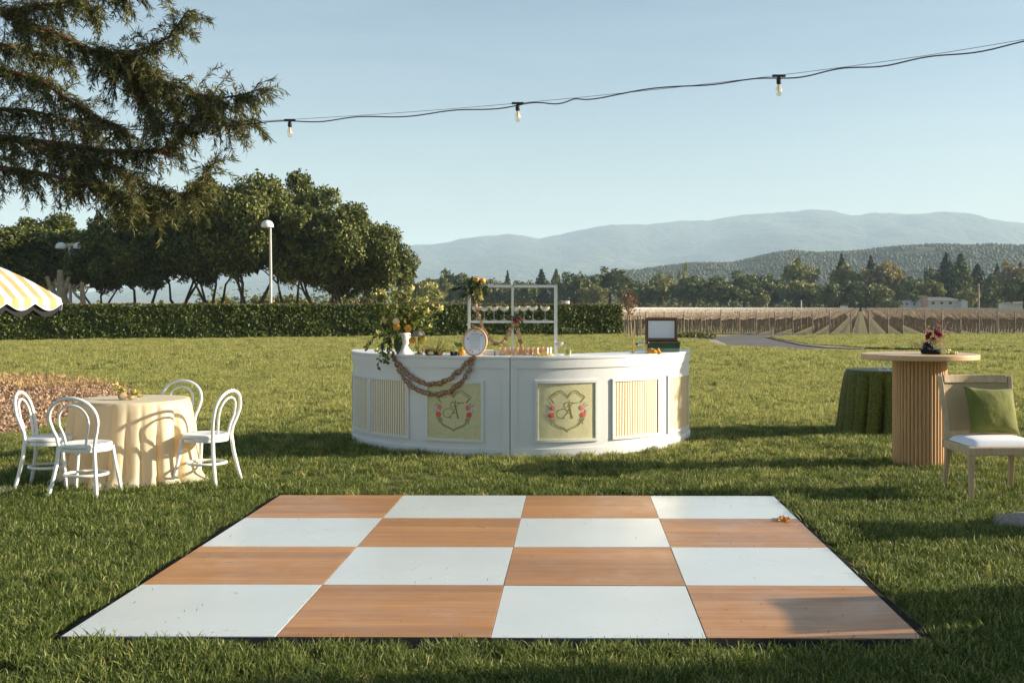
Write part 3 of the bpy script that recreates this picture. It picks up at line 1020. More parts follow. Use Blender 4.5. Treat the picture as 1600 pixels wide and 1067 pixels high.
FAR = {}
for k_, mm in [('broad', 'far_green'), ('broad', 'far_olive'), ('broad', 'far_tan'), ('conifer', 'far_conifer'), ('poplar', 'far_olive'), ('poplar', 'far_conifer'), ('conifer', 'far_green')]:
    for s_ in range(3 if k_ != 'poplar' else 1):
        V, F = far_variant(k_, 500 + s_ * 7 + len(FAR))
        FAR[(k_, mm, s_)] = np_mesh('crown', V, F, M[mm])
far_trunk = MB().tube([(0, 0, -.02), (0, 0, .2), (.01, 0, .5)], [.035, .028, .012], 6).mesh('trunk', M['bark'])
far_list = [  # px, top y, width px, kind, material, distance, label
    (662, 434, 62, 'broad', 'far_olive', 300, 'olive green far tree just right of the end oak'),
    (640, 440, 50, 'broad', 'far_green', 330, 'green far tree peeping out behind the end oak'),
    (704, 429, 54, 'broad', 'far_green', 330, 'rounded green far tree above the flower arrangement'),
    (738, 434, 44, 'broad', 'far_green', 310, 'green far tree behind the left post of the bar shelf'),
    (770, 440, 46, 'broad', 'far_olive', 320, 'olive far tree seen through the left half of the bar shelf'),
    (793, 422, 17, 'conifer', 'far_conifer', 330, 'thin conifer spire rising above the middle of the bar shelf'),
    (818, 440, 44, 'broad', 'far_green', 310, 'green far tree seen through the right half of the bar shelf'),
    (846, 420, 34, 'conifer', 'far_conifer', 320, 'dark conifer above the right half of the bar shelf, left one of the pair'),
    (869, 420, 28, 'conifer', 'far_green', 330, 'green conifer above the right end of the bar shelf, right one of the pair'),
    (897, 427, 54, 'broad', 'far_green', 315, 'green far tree just right of the bar shelf'),
    (953, 424, 74, 'broad', 'far_green', 320, 'wide green far tree above the right end of the hedge'),
    (926, 445, 40, 'broad', 'far_olive', 300, 'small olive far tree above the hedge end'),
    (1000, 441, 52, 'broad', 'far_green', 310, 'low green far tree above the young russet tree'),
    (1034, 431, 52, 'broad', 'far_olive', 325, 'olive far tree above the open wooden box'),
    (1068, 411, 15, 'poplar', 'far_olive', 340, 'narrow yellow-green poplar sticking out of the tree line'),
    (1085, 433, 62, 'broad', 'far_green', 310, 'dark green far tree right of the poplar'),
    (1127, 436, 62, 'broad', 'far_green', 300, 'dark bushy far tree above the bend of the lane'),
    (1163, 431, 56, 'broad', 'far_green', 320, 'tall bushy far tree left of the small white sheds'),
    (1187, 458, 30, 'broad', 'far_olive', 295, 'small olive far tree beside the white sheds'),
    (1205, 433, 62, 'broad', 'far_green', 325, 'green far tree behind the leftmost white shed'),
    (1248, 408, 48, 'broad', 'far_olive', 340, 'tall yellow-green far tree with a round head'),
    (1264, 437, 74, 'broad', 'far_olive', 305, 'broad light green far tree below the tall yellow-green one'),
    (1299, 446, 30, 'broad', 'far_green', 298, 'dark oval far tree behind the middle white shed'),
    (1315, 396, 34, 'conifer', 'far_conifer', 340, 'dark conifer top behind an olive tree, left of the picture edge houses'),
    (1323, 412, 48, 'broad', 'far_olive', 330, 'olive far tree in front of a dark conifer'),
    (1333, 442, 54, 'broad', 'far_green', 300, 'low green far tree behind the right white shed'),
    (1361, 399, 36, 'conifer', 'far_conifer', 340, 'dark leaning conifer beside a tan tree'),
    (1386, 411, 58, 'broad', 'far_tan', 325, 'tan-leaved round far tree right of the dark leaning conifer'),
    (1366, 447, 44, 'broad', 'far_olive', 300, 'low olive far tree under the tan one'),
    (1412, 436, 44, 'broad', 'far_olive', 320, 'olive far tree left of the white house'),
    (1392, 470, 30, 'broad', 'far_green', 285, 'dark low bush-like far tree left of the white house'),
    (1441, 439, 52, 'broad', 'far_olive', 310, 'dome-shaped olive far tree behind the brick chimney'),
    (1424, 462, 36, 'broad', 'far_green', 296, 'dark far tree touching the left end of the white house'),
    (1447, 420, 6, 'poplar', 'far_conifer', 350, 'pencil-thin dark cypress, left one of two'),
    (1455, 420, 6, 'poplar', 'far_conifer', 350, 'pencil-thin dark cypress, right one of two'),
    (1465, 428, 44, 'broad', 'far_green', 345, 'green far tree behind the thin cypresses'),
    (1479, 395, 46, 'conifer', 'far_conifer', 320, 'big dark conifer behind the white house, left one of the tall pair'),
    (1501, 396, 52, 'conifer', 'far_green', 315, 'big sunlit conifer behind the white house, right one of the tall pair'),
    (1527, 412, 46, 'conifer', 'far_conifer', 330, 'dark conifer behind the utility pole'),
    (1549, 427, 44, 'conifer', 'far_green', 310, 'pale green conifer right of the utility pole'),
    (1558, 411, 22, 'conifer', 'far_conifer', 345, 'slim dark conifer behind the pale green one'),
    (1579, 412, 44, 'broad', 'far_tan', 335, 'pale tan far tree near the right picture edge'),
    (1594, 410, 30, 'conifer', 'far_conifer', 350, 'dark conifer at the right picture edge'),
    (1600, 436, 62, 'broad', 'far_green', 270, 'green tree cut by the right picture edge above a white wall'),
    (1650, 420, 70, 'broad', 'far_green', 320, 'green far tree just beyond the right picture edge'),
    (1720, 410, 60, 'conifer', 'far_conifer', 330, 'conifer well beyond the right picture edge'),
    (1545, 452, 36, 'broad', 'far_green', 300, 'low green tree below the pale green conifer'),
    (1512, 452, 30, 'broad', 'far_olive', 296, 'olive shrub-like tree at the right end of the white house'),
]
for i, (px, ty, w, kk, mm, Y, lab) in enumerate(far_list):
    p = at(px, ty, Y)
    zb = float(ground_z(np.array(p.x), np.array(float(Y))))
    h = p.z - zb
    t = thing('conifer_tree' if kk == 'conifer' else ('poplar_tree' if kk == 'poplar' else 'far_tree'), lab, 'tree', (p.x, Y, zb), rnd.uniform(0, 6.28), 'tree line beyond the vineyard')
    wm = w * Y / FPX * (1.3 if kk == 'broad' else 1.3)
    t.scale = (wm, wm, h * (1.0 if kk == 'conifer' else 1.13))
    nv = 1 if kk == 'poplar' else 3
    link('crown', FAR[(kk, mm, i % nv)], t)
    link('trunk', far_trunk, t)

# woods on the middle hill and undergrowth along the far field edge: nobody could count them
def wood_mass(n, xr, yr, zf, hmin, hmax, seed):
    g = np.random.default_rng(seed)
    X = g.uniform(*xr, n)
    Y = g.uniform(*yr, n)
    dens = noise2(X / 60, Y / 80, 3) + noise2(X / 22, Y / 25, 5) * .6
    keep = dens > -0.75
    X, Y = X[keep], Y[keep]
    n = len(X)
    Z = zf(X, Y)
    h = g.uniform(hmin, hmax, n)
    con = g.random(n) < 0.06
    r = np.where(con, h * 0.24, h * 0.55)
    h = np.where(con, h * 1.35, h)
    parts = []
    k = 5
    ang = np.linspace(0, 2 * PI, k, endpoint=False)
    levels = [(0.1, 0.8), (0.55, 1.0), (1.0, 0.25)]
    levels_c = [(0.05, 0.9), (0.5, 0.6), (1.0, 0.03)]
    rings = []
    for (zl, rl), (zc, rc) in zip(levels, levels_c):
        zz = np.where(con, zc, zl)[:, None] * h[:, None]
        ra = (np.where(con, rc, rl) * r)[:, None] * g.uniform(0.7, 1.25, (n, k))
        rings.append(np.stack([X[:, None] + ra * np.cos(ang), Y[:, None] + ra * np.sin(ang), Z[:, None] + zz + g.normal(0, .04, (n, k)) * h[:, None]], axis=-1))
    V = np.stack(rings, axis=1).reshape(-1, 3)
    F = []
    b = np.arange(n)[:, None] * (3 * k)
    for l in range(2):
        for j in range(k):
            F.append(np.stack([b[:, 0] + l * k + j, b[:, 0] + l * k + (j + 1) % k, b[:, 0] + (l + 1) * k + (j + 1) % k, b[:, 0] + (l + 1) * k + j], axis=1))
    return V, np.concatenate(F)


V, F = wood_mass(42000, (-150, 1500), (880, 1640), hill_z, 1.8, 4.0, 21)
kind(link('hillside_wood', np_mesh('hillside_wood', V, F, M['wood_mass'], True)), 'stuff', 'dense green wood covering the low hill below the mountains')
V, F = oak_crown(77, 1, 1, 3, 10, 1)
g = np.random.default_rng(31)
n = 15000
X = g.uniform(-110, 240, n)
Y = g.uniform(338, 372, n)
Z = np.abs(g.normal(0, 1, n)) * 2.4 * (1 + .5 * noise2(X / 9, Y / 9, 2)) + .3
V, F = leaves_np(g, np.stack([X, Y, Z], axis=1), 1.3, 0.6)
kind(link('undergrowth', np_mesh('undergrowth', V, F, M['far_green'])), 'stuff', 'dark undergrowth behind the far tree line')

# ------------------------------------------------------------------ far buildings
def house(name, label, px0, px1, ybase, ytop, yroof, Y, depth, windows=(), chimney=None, wallm='house_white', gable=False):
    a, b = at(px0, ybase, Y), at(px1, ybase, Y)
    zb = a.z
    h = at(px0, ytop, Y).z - zb
    hr = at(px0, yroof, Y).z - zb
    L_ = b.x - a.x
    t = thing(name, label, 'building', ((a.x + b.x) / 2, Y, zb))
    mb = MB()
    mb.box(-L_ / 2, L_ / 2, 0, depth, -4, h)
    mb.build('wall', M[wallm], t, smooth=None)
    e = min(.5, L_ * .06)
    mb = MB()
    if gable:
        mb.add([(-L_ / 2 - e, -e, h), (L_ / 2 + e, -e, h), (L_ / 2 + e, depth + e, h), (-L_ / 2 - e, depth + e, h), (0, -e, hr), (0, depth + e, hr)], [(0, 4, 5, 3), (1, 2, 5, 4), (0, 1, 4), (2, 3, 5), (0, 3, 2, 1)])
    else:
        mb.add([(-L_ / 2 - e, -e, h), (L_ / 2 + e, -e, h), (L_ / 2 + e, depth + e, h), (-L_ / 2 - e, depth + e, h), (-L_ / 2 + depth * .3, depth / 2, hr), (L_ / 2 - depth * .3, depth / 2, hr)],
               [(0, 1, 5, 4), (2, 3, 4, 5), (1, 2, 5), (3, 0, 4), (0, 3, 2, 1)])
    rf = mb.build('roof', M['roof_grey'], t, smooth=None)
    if chimney:
        c = at(chimney[0], chimney[1], Y)
        MB().box(c.x - t.location.x - .7, c.x - t.location.x + .7, -1.1, -.02, 0, c.z - zb).build('chimney', M['brick_pale'], rf, smooth=None)
    for (w0, w1, z0, z1) in windows:
        MB().box(w0 * L_ - L_ / 2, w1 * L_ - L_ / 2, -.06, .02, z0 * h, z1 * h).build('window', M['window_dark'], t, smooth=None)
    return t


house('farmhouse', 'long low white house with a grey roof and brick chimney', 1436, 1503, 479, 470, 464, 290, 8, [(.3, .36, .4, .8), (.5, .56, .4, .8), (.7, .76, .4, .8)], (1443, 462))
house('garage', 'bright white end block at the right of the long house', 1503, 1512, 480, 470.5, 468, 288, 5, [])
house('farmhouse', 'white house with blue-grey roof left of the brick chimney', 1410, 1438, 479, 472, 465.5, 292, 8, [(.2, .3, .3, .8), (.6, .7, .3, .8)])
house('shed', 'low white shed with dark openings, leftmost of the far sheds', 1189, 1206, 487.5, 483.5, 481.5, 285, 4, [(.1, .25, 0, .8), (.4, .55, 0, .8), (.75, .92, 0, .8)])
house('shed', 'tiny white hut beside the leftmost far shed', 1209, 1216, 488, 482.5, 481.5, 283, 3, [])
house('shed', 'small white hut below the broad light green tree', 1284, 1291, 487, 481, 480, 285, 3, [], gable=True)
house('shed', 'small white hut with tilted roof, rightmost of the far sheds', 1317, 1325, 484, 478, 476.5, 285, 3, [], gable=True)
house('farm_wall', 'low pale building cut by the right picture edge', 1580, 1640, 480, 474, 471.5, 280, 8, [])
def pole(name, label, px, y0, y1, Y, r, m, extra=None):
    a, b = at(px, y0, Y), at(px, y1, Y)
    t = thing(name, label, 'pole', (a.x, Y, a.z))
    MB().tube([(0, 0, -4), (0, 0, b.z - a.z)], [r, r * .8], 8).build('shaft', m, t)
    if extra:
        MB().box(-1.2, 1.2, -.08, .08, b.z - a.z - .6, b.z - a.z - .45).build('crossarm', m, t, smooth=None)
    return t


pole('utility_pole', 'pale utility pole with a crossarm in front of the dark conifers', 1529, 470, 443, 282, .3, M['bark_pale'], True)
pole('flag_pole', 'thin grey metal pole at the near edge of the tree line', 1252, 488, 469, 240, .16, M['lamp_white'])
pole('white_post', 'short thick white post standing above the hedge', 884, 500, 470, 110, .45, M['lamp_white'])

# ------------------------------------------------------------------ vineyard
vd = Vector(((1345 - PX0) / FPX, 1, 0)).normalized()
vn = Vector((vd.y, -vd.x, 0))
def vine_geo(mb, g, s, off=0.0):
    b = vd * s + vn * off
    h = g.uniform(.72, .86)
    mb.tube([b + Vector((0, 0, 0)), b + Vector((g.uniform(-.05, .05), g.uniform(-.05, .05), h * .5)), b + Vector((0, 0, h))], [.05, .038, .045], 4, mi=0)
    for sg in (-1, 1):
        mb.tube([b + Vector((0, 0, h)), b + vd * sg * .35 + Vector((0, 0, h + .08)), b + vd * sg * .72 + Vector((0, 0, h + .06))], [.04, .03, .018], 3, mi=0)
        for q in range(6):
            c = b + vd * sg * (.06 + .125 * q) + Vector((0, 0, h + .05))
            mb.tube([c, c + vd * g.uniform(-.18, .18) + vn * g.uniform(-.34, .34) + Vector((0, 0, g.uniform(.12, .42)))], [.018, .009], 3, mi=1)


vg = random.Random(3)
vine_me = []
for k in range(4):
    mb = MB()
    vine_geo(mb, vg, 0)
    vine_me.append(mb.mesh('vine', [M['vine_wood'], M['cane']], None))
mb = MB()
for k in range(120):
    vine_geo(mb, vg, k * 1.5)
rest_me = mb.mesh('far_vines', [M['vine_wood'], M['cane']], None)
post_me = MB().tube([(0, 0, -.1), (0, 0, 1.3)], [.034, .03], 6).mesh('post', M['post_wood'])
mb = MB()
for z in (.85, 1.1, 1.25):
    mb.tube([vd * 0 + Vector((0, 0, z)), vd * 210 + Vector((0, 0, z))], .006, 3)
wire_me = mb.mesh('wire', M['lamp_white'], None)
x0 = -34.0
ri = 0
names = []
while x0 < 40:
    Y0 = 66.0 + rnd.uniform(-.4, .4)
    n_near = 5 if x0 > 0 else 0
    if x0 >= 0:
        lab = 'bare trellised vine row among the many beyond the lane'
        ri += 1
    else:
        lab = 'bare trellised vine row starting out of sight behind the hedge'
    t = thing('vine_row', lab, 'vines', (x0, Y0, -.015), 0, 'vine rows')
    for k in range(n_near):
        link('vine', vine_me[(k * 3 + ri) % 4], t, vd * (k * 1.5 + .5))
    r_ = link('far_vines', rest_me, t, vd * (n_near * 1.5 + .5))
    r_['kind'] = 'stuff'
    for k in range(6 if x0 > 0 else 3):
        link('post', post_me, t, vd * (k * 9.0 - .2 if k else -.5))
    link('wire', wire_me, t)
    x0 += 1.05

# young staked tree left of the lane
yt = thing('young_tree', 'young tree with russet leaves on a thin pale trunk, left of the vineyard', 'tree', gnd(986, 526))
b = yt.location.copy()
MB().tube([(0, 0, 0), (-.03, 0, .7), (-.1, 0, 1.3), (-.12, 0, 2.1)], [.05, .045, .04, .02], 7).build('trunk', M['bark_pale'], yt)
mb = MB()
for q in range(9):
    a = rnd.uniform(0, 6.28)
    mb.tube([(-.1, 0, 1.1 + q * .08), (-.1 + .25 * math.cos(a), .25 * math.sin(a), 1.45 + q * .08), (-.1 + .4 * math.cos(a), .4 * math.sin(a), 1.9 + q * .04)], [.02, .014, .006], 4)
mb.build('branches', M['twig'], yt)
g = np.random.default_rng(8)
P = g.normal(size=(420, 3)) * np.array([.24, .24, .36]) + np.array([-.1, 0, 1.75])
link('leaves', np_mesh('leaves', *leaves_np(g, P, .12, .6), M['brown_leaf']), yt)['kind'] = 'stuff'
for i, (px, yy) in enumerate([(991, 530), (996, 524), (1001, 524), (981, 524)]):
    p = gnd(px, yy)
    o = MB().tube([(0, 0, -.1), (0, 0, 1.05)], .035, 6).build('stake', M['post_wood'], loc=p)
    tag(o, 'short dark wooden stake by the young tree, %s' % ['nearest one', 'second from the right', 'rightmost one', 'just left of its trunk'][i], 'stake', 'stakes by the young tree')
o = MB().box(-.35, .35, -.2, .2, 0, .9).box(-.42, .42, -.26, .26, .9, 1.0).build('utility_box', M['house_white'], loc=gnd(976, 504) * 1.0, smooth=None)
tag(o, 'small white utility box behind the young tree', 'box')
for i, px in enumerate([1058, 1075, 1090, 1108]):
    p = gnd(px, 528.5)
    g = np.random.default_rng(60 + i)
    P = g.normal(size=(160, 3)) * np.array([.32, .22, .1]) + np.array([0, 0, .14])
    o = link('low_shrub', np_mesh('low_shrub', *leaves_np(g, P, .16, .5), M['far_olive']), None, p)
    tag(o, 'low dark plant in the bed beside the lane, %s' % ['leftmost', 'second from left', 'third from left', 'rightmost'][i], 'plant', 'low plants by the lane')
for i, (px, yy, w_) in enumerate([(1126, 523.5, 0), (1207, 523, 0)]):
    o = MB().tube([(0, 0, -.1), (0, 0, .45)], .035, 6).build('marker_post', M['bark_pale'], loc=gnd(px, yy))
    tag(o, 'short pale wooden marker post at the vineyard edge, %s one' % ['left', 'right'][i], 'post', 'marker posts')

# ------------------------------------------------------------------ lamp posts
def dome(mb, c, r):
    mb.lathe([(r, -.06), (r, 0), (r * .96, r * .3), (r * .8, r * .62), (r * .5, r * .86), (.01, r * .95)], 20, c)
    mb.lathe([(r, -.06), (r * .5, -.1), (.01, -.1)], 20, c)


p = at(423, 478, 66)
t = thing('lamp_post', 'tall pale lamp post with one white dome, standing before the oaks', 'lamp post', (p.x, 66, 0))
zt = at(419, 342, 66).z
MB().tube([(0, 0, -.1), (0, 0, 3), (-.03, 0, zt - .45)], [.085, .08, .07], 10).build('pole', M['lamp_white'], t)
mb = MB()
dome(mb, (-.2, 0, zt - .42), .36)
mb.build('lamp_head', M['dome_white'], t)
p = at(110, 478, 74)
t = thing('lamp_post', 'pale lamp post with two white domes at left', 'lamp post', (p.x, 74, 0))
zt = at(110, 378, 74).z
MB().tube([(0, 0, -.1), (0, 0, 3), (-.05, 0, zt - .1)], [.12, .1, .09], 10).build('pole', M['lamp_white'], t)
MB().tube([(-.6, 0, zt - .22), (.6, 0, zt - .22)], .06, 8).build('crossarm', M['lamp_white'], t)
for s in (-1, 1):
    mb = MB()
    dome(mb, (s * .58 - .03, 0, zt - .36), .35)
    mb.build('lamp_head', M['dome_white'], t)

# ================================================================== DANCE FLOOR
FZ = 0.032
TS = 1.022
fl_o = Vector(((95 - PX0) * FPX * (CAMH - FZ) / (993.5 - PY0) / FPX, FPX * (CAMH - FZ) / (993.5 - PY0), 0))
floor = thing('dance_floor', 'checkered dance floor of white and honey wood panels on the grass', 'dance floor', fl_o, -R(0.55))
tile_me = {}
for nm, mm in (('white', 'white_tile'), ('wood', 'wood_tile')):
    mb = MB()
    q = TS / 2 - 0.0016
    mb.box(-q, q, -q, q, 0.002, FZ)
    tile_me[nm] = mb.mesh('panel', M[mm], None)
for r_ in range(4):
    for c_ in range(4):
        nm = 'white' if (r_ + c_) % 2 == 0 else 'wood'
        o = link('panel', tile_me[nm], floor, ((c_ + .5) * TS, (r_ + .5) * TS, rnd.uniform(-.0012, .0012)))
        o.rotation_euler = (rnd.uniform(-.0012, .0012), rnd.uniform(-.0012, .0012), 0)
        bevel(o, .0012, 1)
        o['label'] = 'glossy white floor panel' if nm == 'white' else 'honey wood grain floor panel'
W4 = TS * 4
def edge_strip(a, b, out):
    a, b, out = Vector(a), Vector(b), Vector(out)
    mb = MB()
    n = 12
    vs, fs = [], []
    for i in range(n + 1):
        p = a.lerp(b, i / n) + out * (0.012 * math.sin(i * 1.9))
        vs += [p + Vector((0, 0, FZ - .003)), p + out * .035 + Vector((0, 0, FZ - .006)), p + out * .075 + Vector((0, 0, .003))]
    for i in range(n):
        k = i * 3
        fs += [(k, k + 1, k + 4, k + 3), (k + 1, k + 2, k + 5, k + 4)]
    mb.add(vs, fs)
    return mb.build('edge_trim', M['black_rubber'], floor)


edge_strip((0, 0, 0), (W4, 0, 0), (0, -1, 0))
edge_strip((W4, 0, 0), (W4, W4, 0), (1, 0, 0))
edge_strip((W4, W4, 0), (0, W4, 0), (0, 1, 0))
edge_strip((0, W4, 0), (0, 0, 0), (-1, 0, 0))
# dropped dried blossom on the floor
p = gnd(1226, 812, FZ)
o = MB()
for q in range(26):
    o.leaf((rnd.gauss(0, .025), rnd.gauss(0, .02), .006), (rnd.gauss(0, 1), rnd.gauss(0, 1), abs(rnd.gauss(0, .35))), .05, .018)
o.tube([(-.02, 0, .006), (-.09, .02, .008)], .003, 5)
tag(o.build('fallen_blossom', M['rust_flower'], loc=p, smooth=None), 'small dried orange blossom lying on the far right of the dance floor', 'flower')

# grass clippings and leaf bits blown onto the floor
cg = np.random.default_rng(19)
nC = 170
cx_ = cg.beta(.8, .8, nC) * W4
cy_ = cg.beta(.7, 1.0, nC) * W4
V, F = leaves_np(cg, np.stack([cx_, cy_, np.full(nC, FZ + .004)], axis=1), .026, .16, np.tile([0, 0, 1.0], (nC, 1)), .1)
V[:, 2] = np.maximum(V[:, 2], FZ + .002)
co_ = link('clippings', np_mesh('clippings', V, F, M['grass_blade']), None, fl_o, -R(0.55))
kind(co_, 'stuff', 'a few loose grass clippings scattered on the dance floor')

# ================================================================== BAR
BC = Vector((-0.51, 14.2, 0))
BR = 2.05
SEAM = R(-1.4)
BTOP = 1.067


def bp(th, r, z):
    return Vector((BC.x + r * math.sin(th), BC.y - r * math.cos(th), z))


def bar_th(px, r=BR):
    lo, hi = R(-62), R(86)
    for _ in range(50):
        m = (lo + hi) / 2
        q = bp(m, r, 0)
        if PX0 + FPX * q.x / q.y < px:
            lo = m
        else:
            hi = m
    return (lo + hi) / 2


def arcbox(mb, t0, t1, r0, r1, z0, z1, n=None, off=Vector((0, 0, 0)), mi=0):
    n = n or max(2, int(abs(t1 - t0) / R(2.2)))
    vs, fs = [], []
    for i in range(n + 1):
        t = t0 + (t1 - t0) * i / n
        vs += [bp(t, r0, z0) - off, bp(t, r1, z0) - off, bp(t, r1, z1) - off, bp(t, r0, z1) - off]
    for i in range(n):
        k = i * 4
        for a, b in ((0, 1), (1, 2), (2, 3), (3, 0)):
            fs.append((k + a, k + b, k + 4 + b, k + 4 + a))
    fs += [(3, 2, 1, 0), tuple(n * 4 + j for j in range(4))]
    mb.add(vs, fs, mi)
    return mb


def frame_arc(mb, t0, t1, z0, z1, w, off):
    """moulded picture frame on the curved face: outer bead and sloping inner lip"""
    dt = w / BR
    arcbox(mb, t0, t1, BR + .001, BR + .022, z1 - w, z1, 14, off)
    arcbox(mb, t0, t1, BR + .001, BR + .022, z0, z0 + w, 14, off)
    arcbox(mb, t0, t0 + dt, BR + .001, BR + .02, z0 + w, z1 - w, 2, off)
    arcbox(mb, t1 - dt, t1, BR + .001, BR + .02, z0 + w, z1 - w, 2, off)
    e = .006
    arcbox(mb, t0 - e / BR, t1 + e / BR, BR + .001, BR + .014, z1, z1 + e, 14, off)
    arcbox(mb, t0 - e / BR, t1 + e / BR, BR + .001, BR + .014, z0 - e, z0, 14, off)


PZ0, PZ1 = .16, .81
crest_px = [(413, 240), (395, 214), (368, 190), (340, 181), (312, 188), (286, 210), (266, 222), (240, 240), (244, 256), (262, 272), (274, 296)]
crest_low = [(262, 450), (280, 486), (306, 514), (345, 532), (382, 546), (415, 570)]
letters = [
    ([(383, 330), (386, 308), (402, 293), (426, 290), (470, 297), (518, 295)], 3.2),
    ([(383, 330), (396, 340), (416, 332), (430, 312), (436, 290), (428, 266)], 2.2),
    ([(428, 300), (438, 345), (448, 390), (462, 440)], 5.2),
    ([(474, 300), (448, 322), (428, 356), (408, 398), (380, 428), (350, 438), (322, 428), (308, 404), (318, 374), (346, 356), (380, 352), (404, 362), (412, 378)], 2.6),
    ([(396, 398), (420, 392), (452, 392)], 2.4),
    ([(368, 442), (392, 442)], 2.6), ([(446, 441), (472, 441)], 2.8), ([(382, 430), (380, 442)], 3.0)]


def smooth_path(pts, n=6):
    P = [Vector((p[0], p[1], 0)) for p in pts]
    if len(P) < 3:
        return P
    out = []
    for i in range(len(P) - 1):
        a, b, c, d = P[max(i - 1, 0)], P[i], P[i + 1], P[min(i + 2, len(P) - 1)]
        for k in range(n):
            t = k / n
            out.append(0.5 * ((2 * b) + (c - a) * t + (2 * a - 5 * b + 4 * c - d) * t * t + (3 * b - a - 3 * c + d) * t ** 3))
    out.append(P[-1])
    return out


def ribbon(mb, pts, w, tc, off, r=BR + .0108, flip=1, n=6):
    """flat embroidered line on the panel; design units are zoom pixels round (413,375)"""
    S = .001115
    P = smooth_path(pts, n)
    vs, fs = [], []
    for i, p in enumerate(P):
        d = (P[min(i + 1, len(P) - 1)] - P[max(i - 1, 0)])
        d = d.normalized() if d.length > 0 else Vector((1, 0, 0))
        nn = Vector((-d.y, d.x, 0)) * w * .5 * S / S
        for s in (-1, 1):
            q = p + nn * s
            u, v = (q.x - 413) * S * flip, -(q.y - 375) * S
            vs.append(bp(tc + u / BR, r, (PZ0 + PZ1) / 2 + v) - off)
        q = p
        vs.append(bp(tc + (q.x - 413) * S * flip / BR, r + .0004, (PZ0 + PZ1) / 2 - (q.y - 375) * S) - off)
    for i in range(len(P) - 1):
        k = i * 3
        fs += [(k, k + 2, k + 5, k + 3), (k + 2, k + 1, k + 4, k + 5)]
    mb.add(vs, fs)


def flower_print(mb, cx, cy, rad, tc, off, flip=1):
    S = .001115
    for ring, (rr, k, ph) in enumerate(((1.0, 7, 0), (.62, 6, .4), (.3, 5, .2))):
        for j in range(k):
            a = 2 * PI * j / k + ph
            a0, a1 = a - PI / k * 1.1, a + PI / k * 1.1
            pts = [(cx, cy), (cx + rad * rr * .8 * math.cos(a0), cy + rad * rr * .8 * math.sin(a0)), (cx + rad * rr * math.cos(a), cy + rad * rr * math.sin(a)), (cx + rad * rr * .8 * math.cos(a1), cy + rad * rr * .8 * math.sin(a1))]
            r = BR + .0116 + ring * .0007
            mb.add([bp(tc + (x - 413) * S * flip / BR, r + (.0006 if i == 0 else 0), (PZ0 + PZ1) / 2 - (y - 375) * S) - off for i, (x, y) in enumerate(pts)], [(0, 1, 2, 3)])


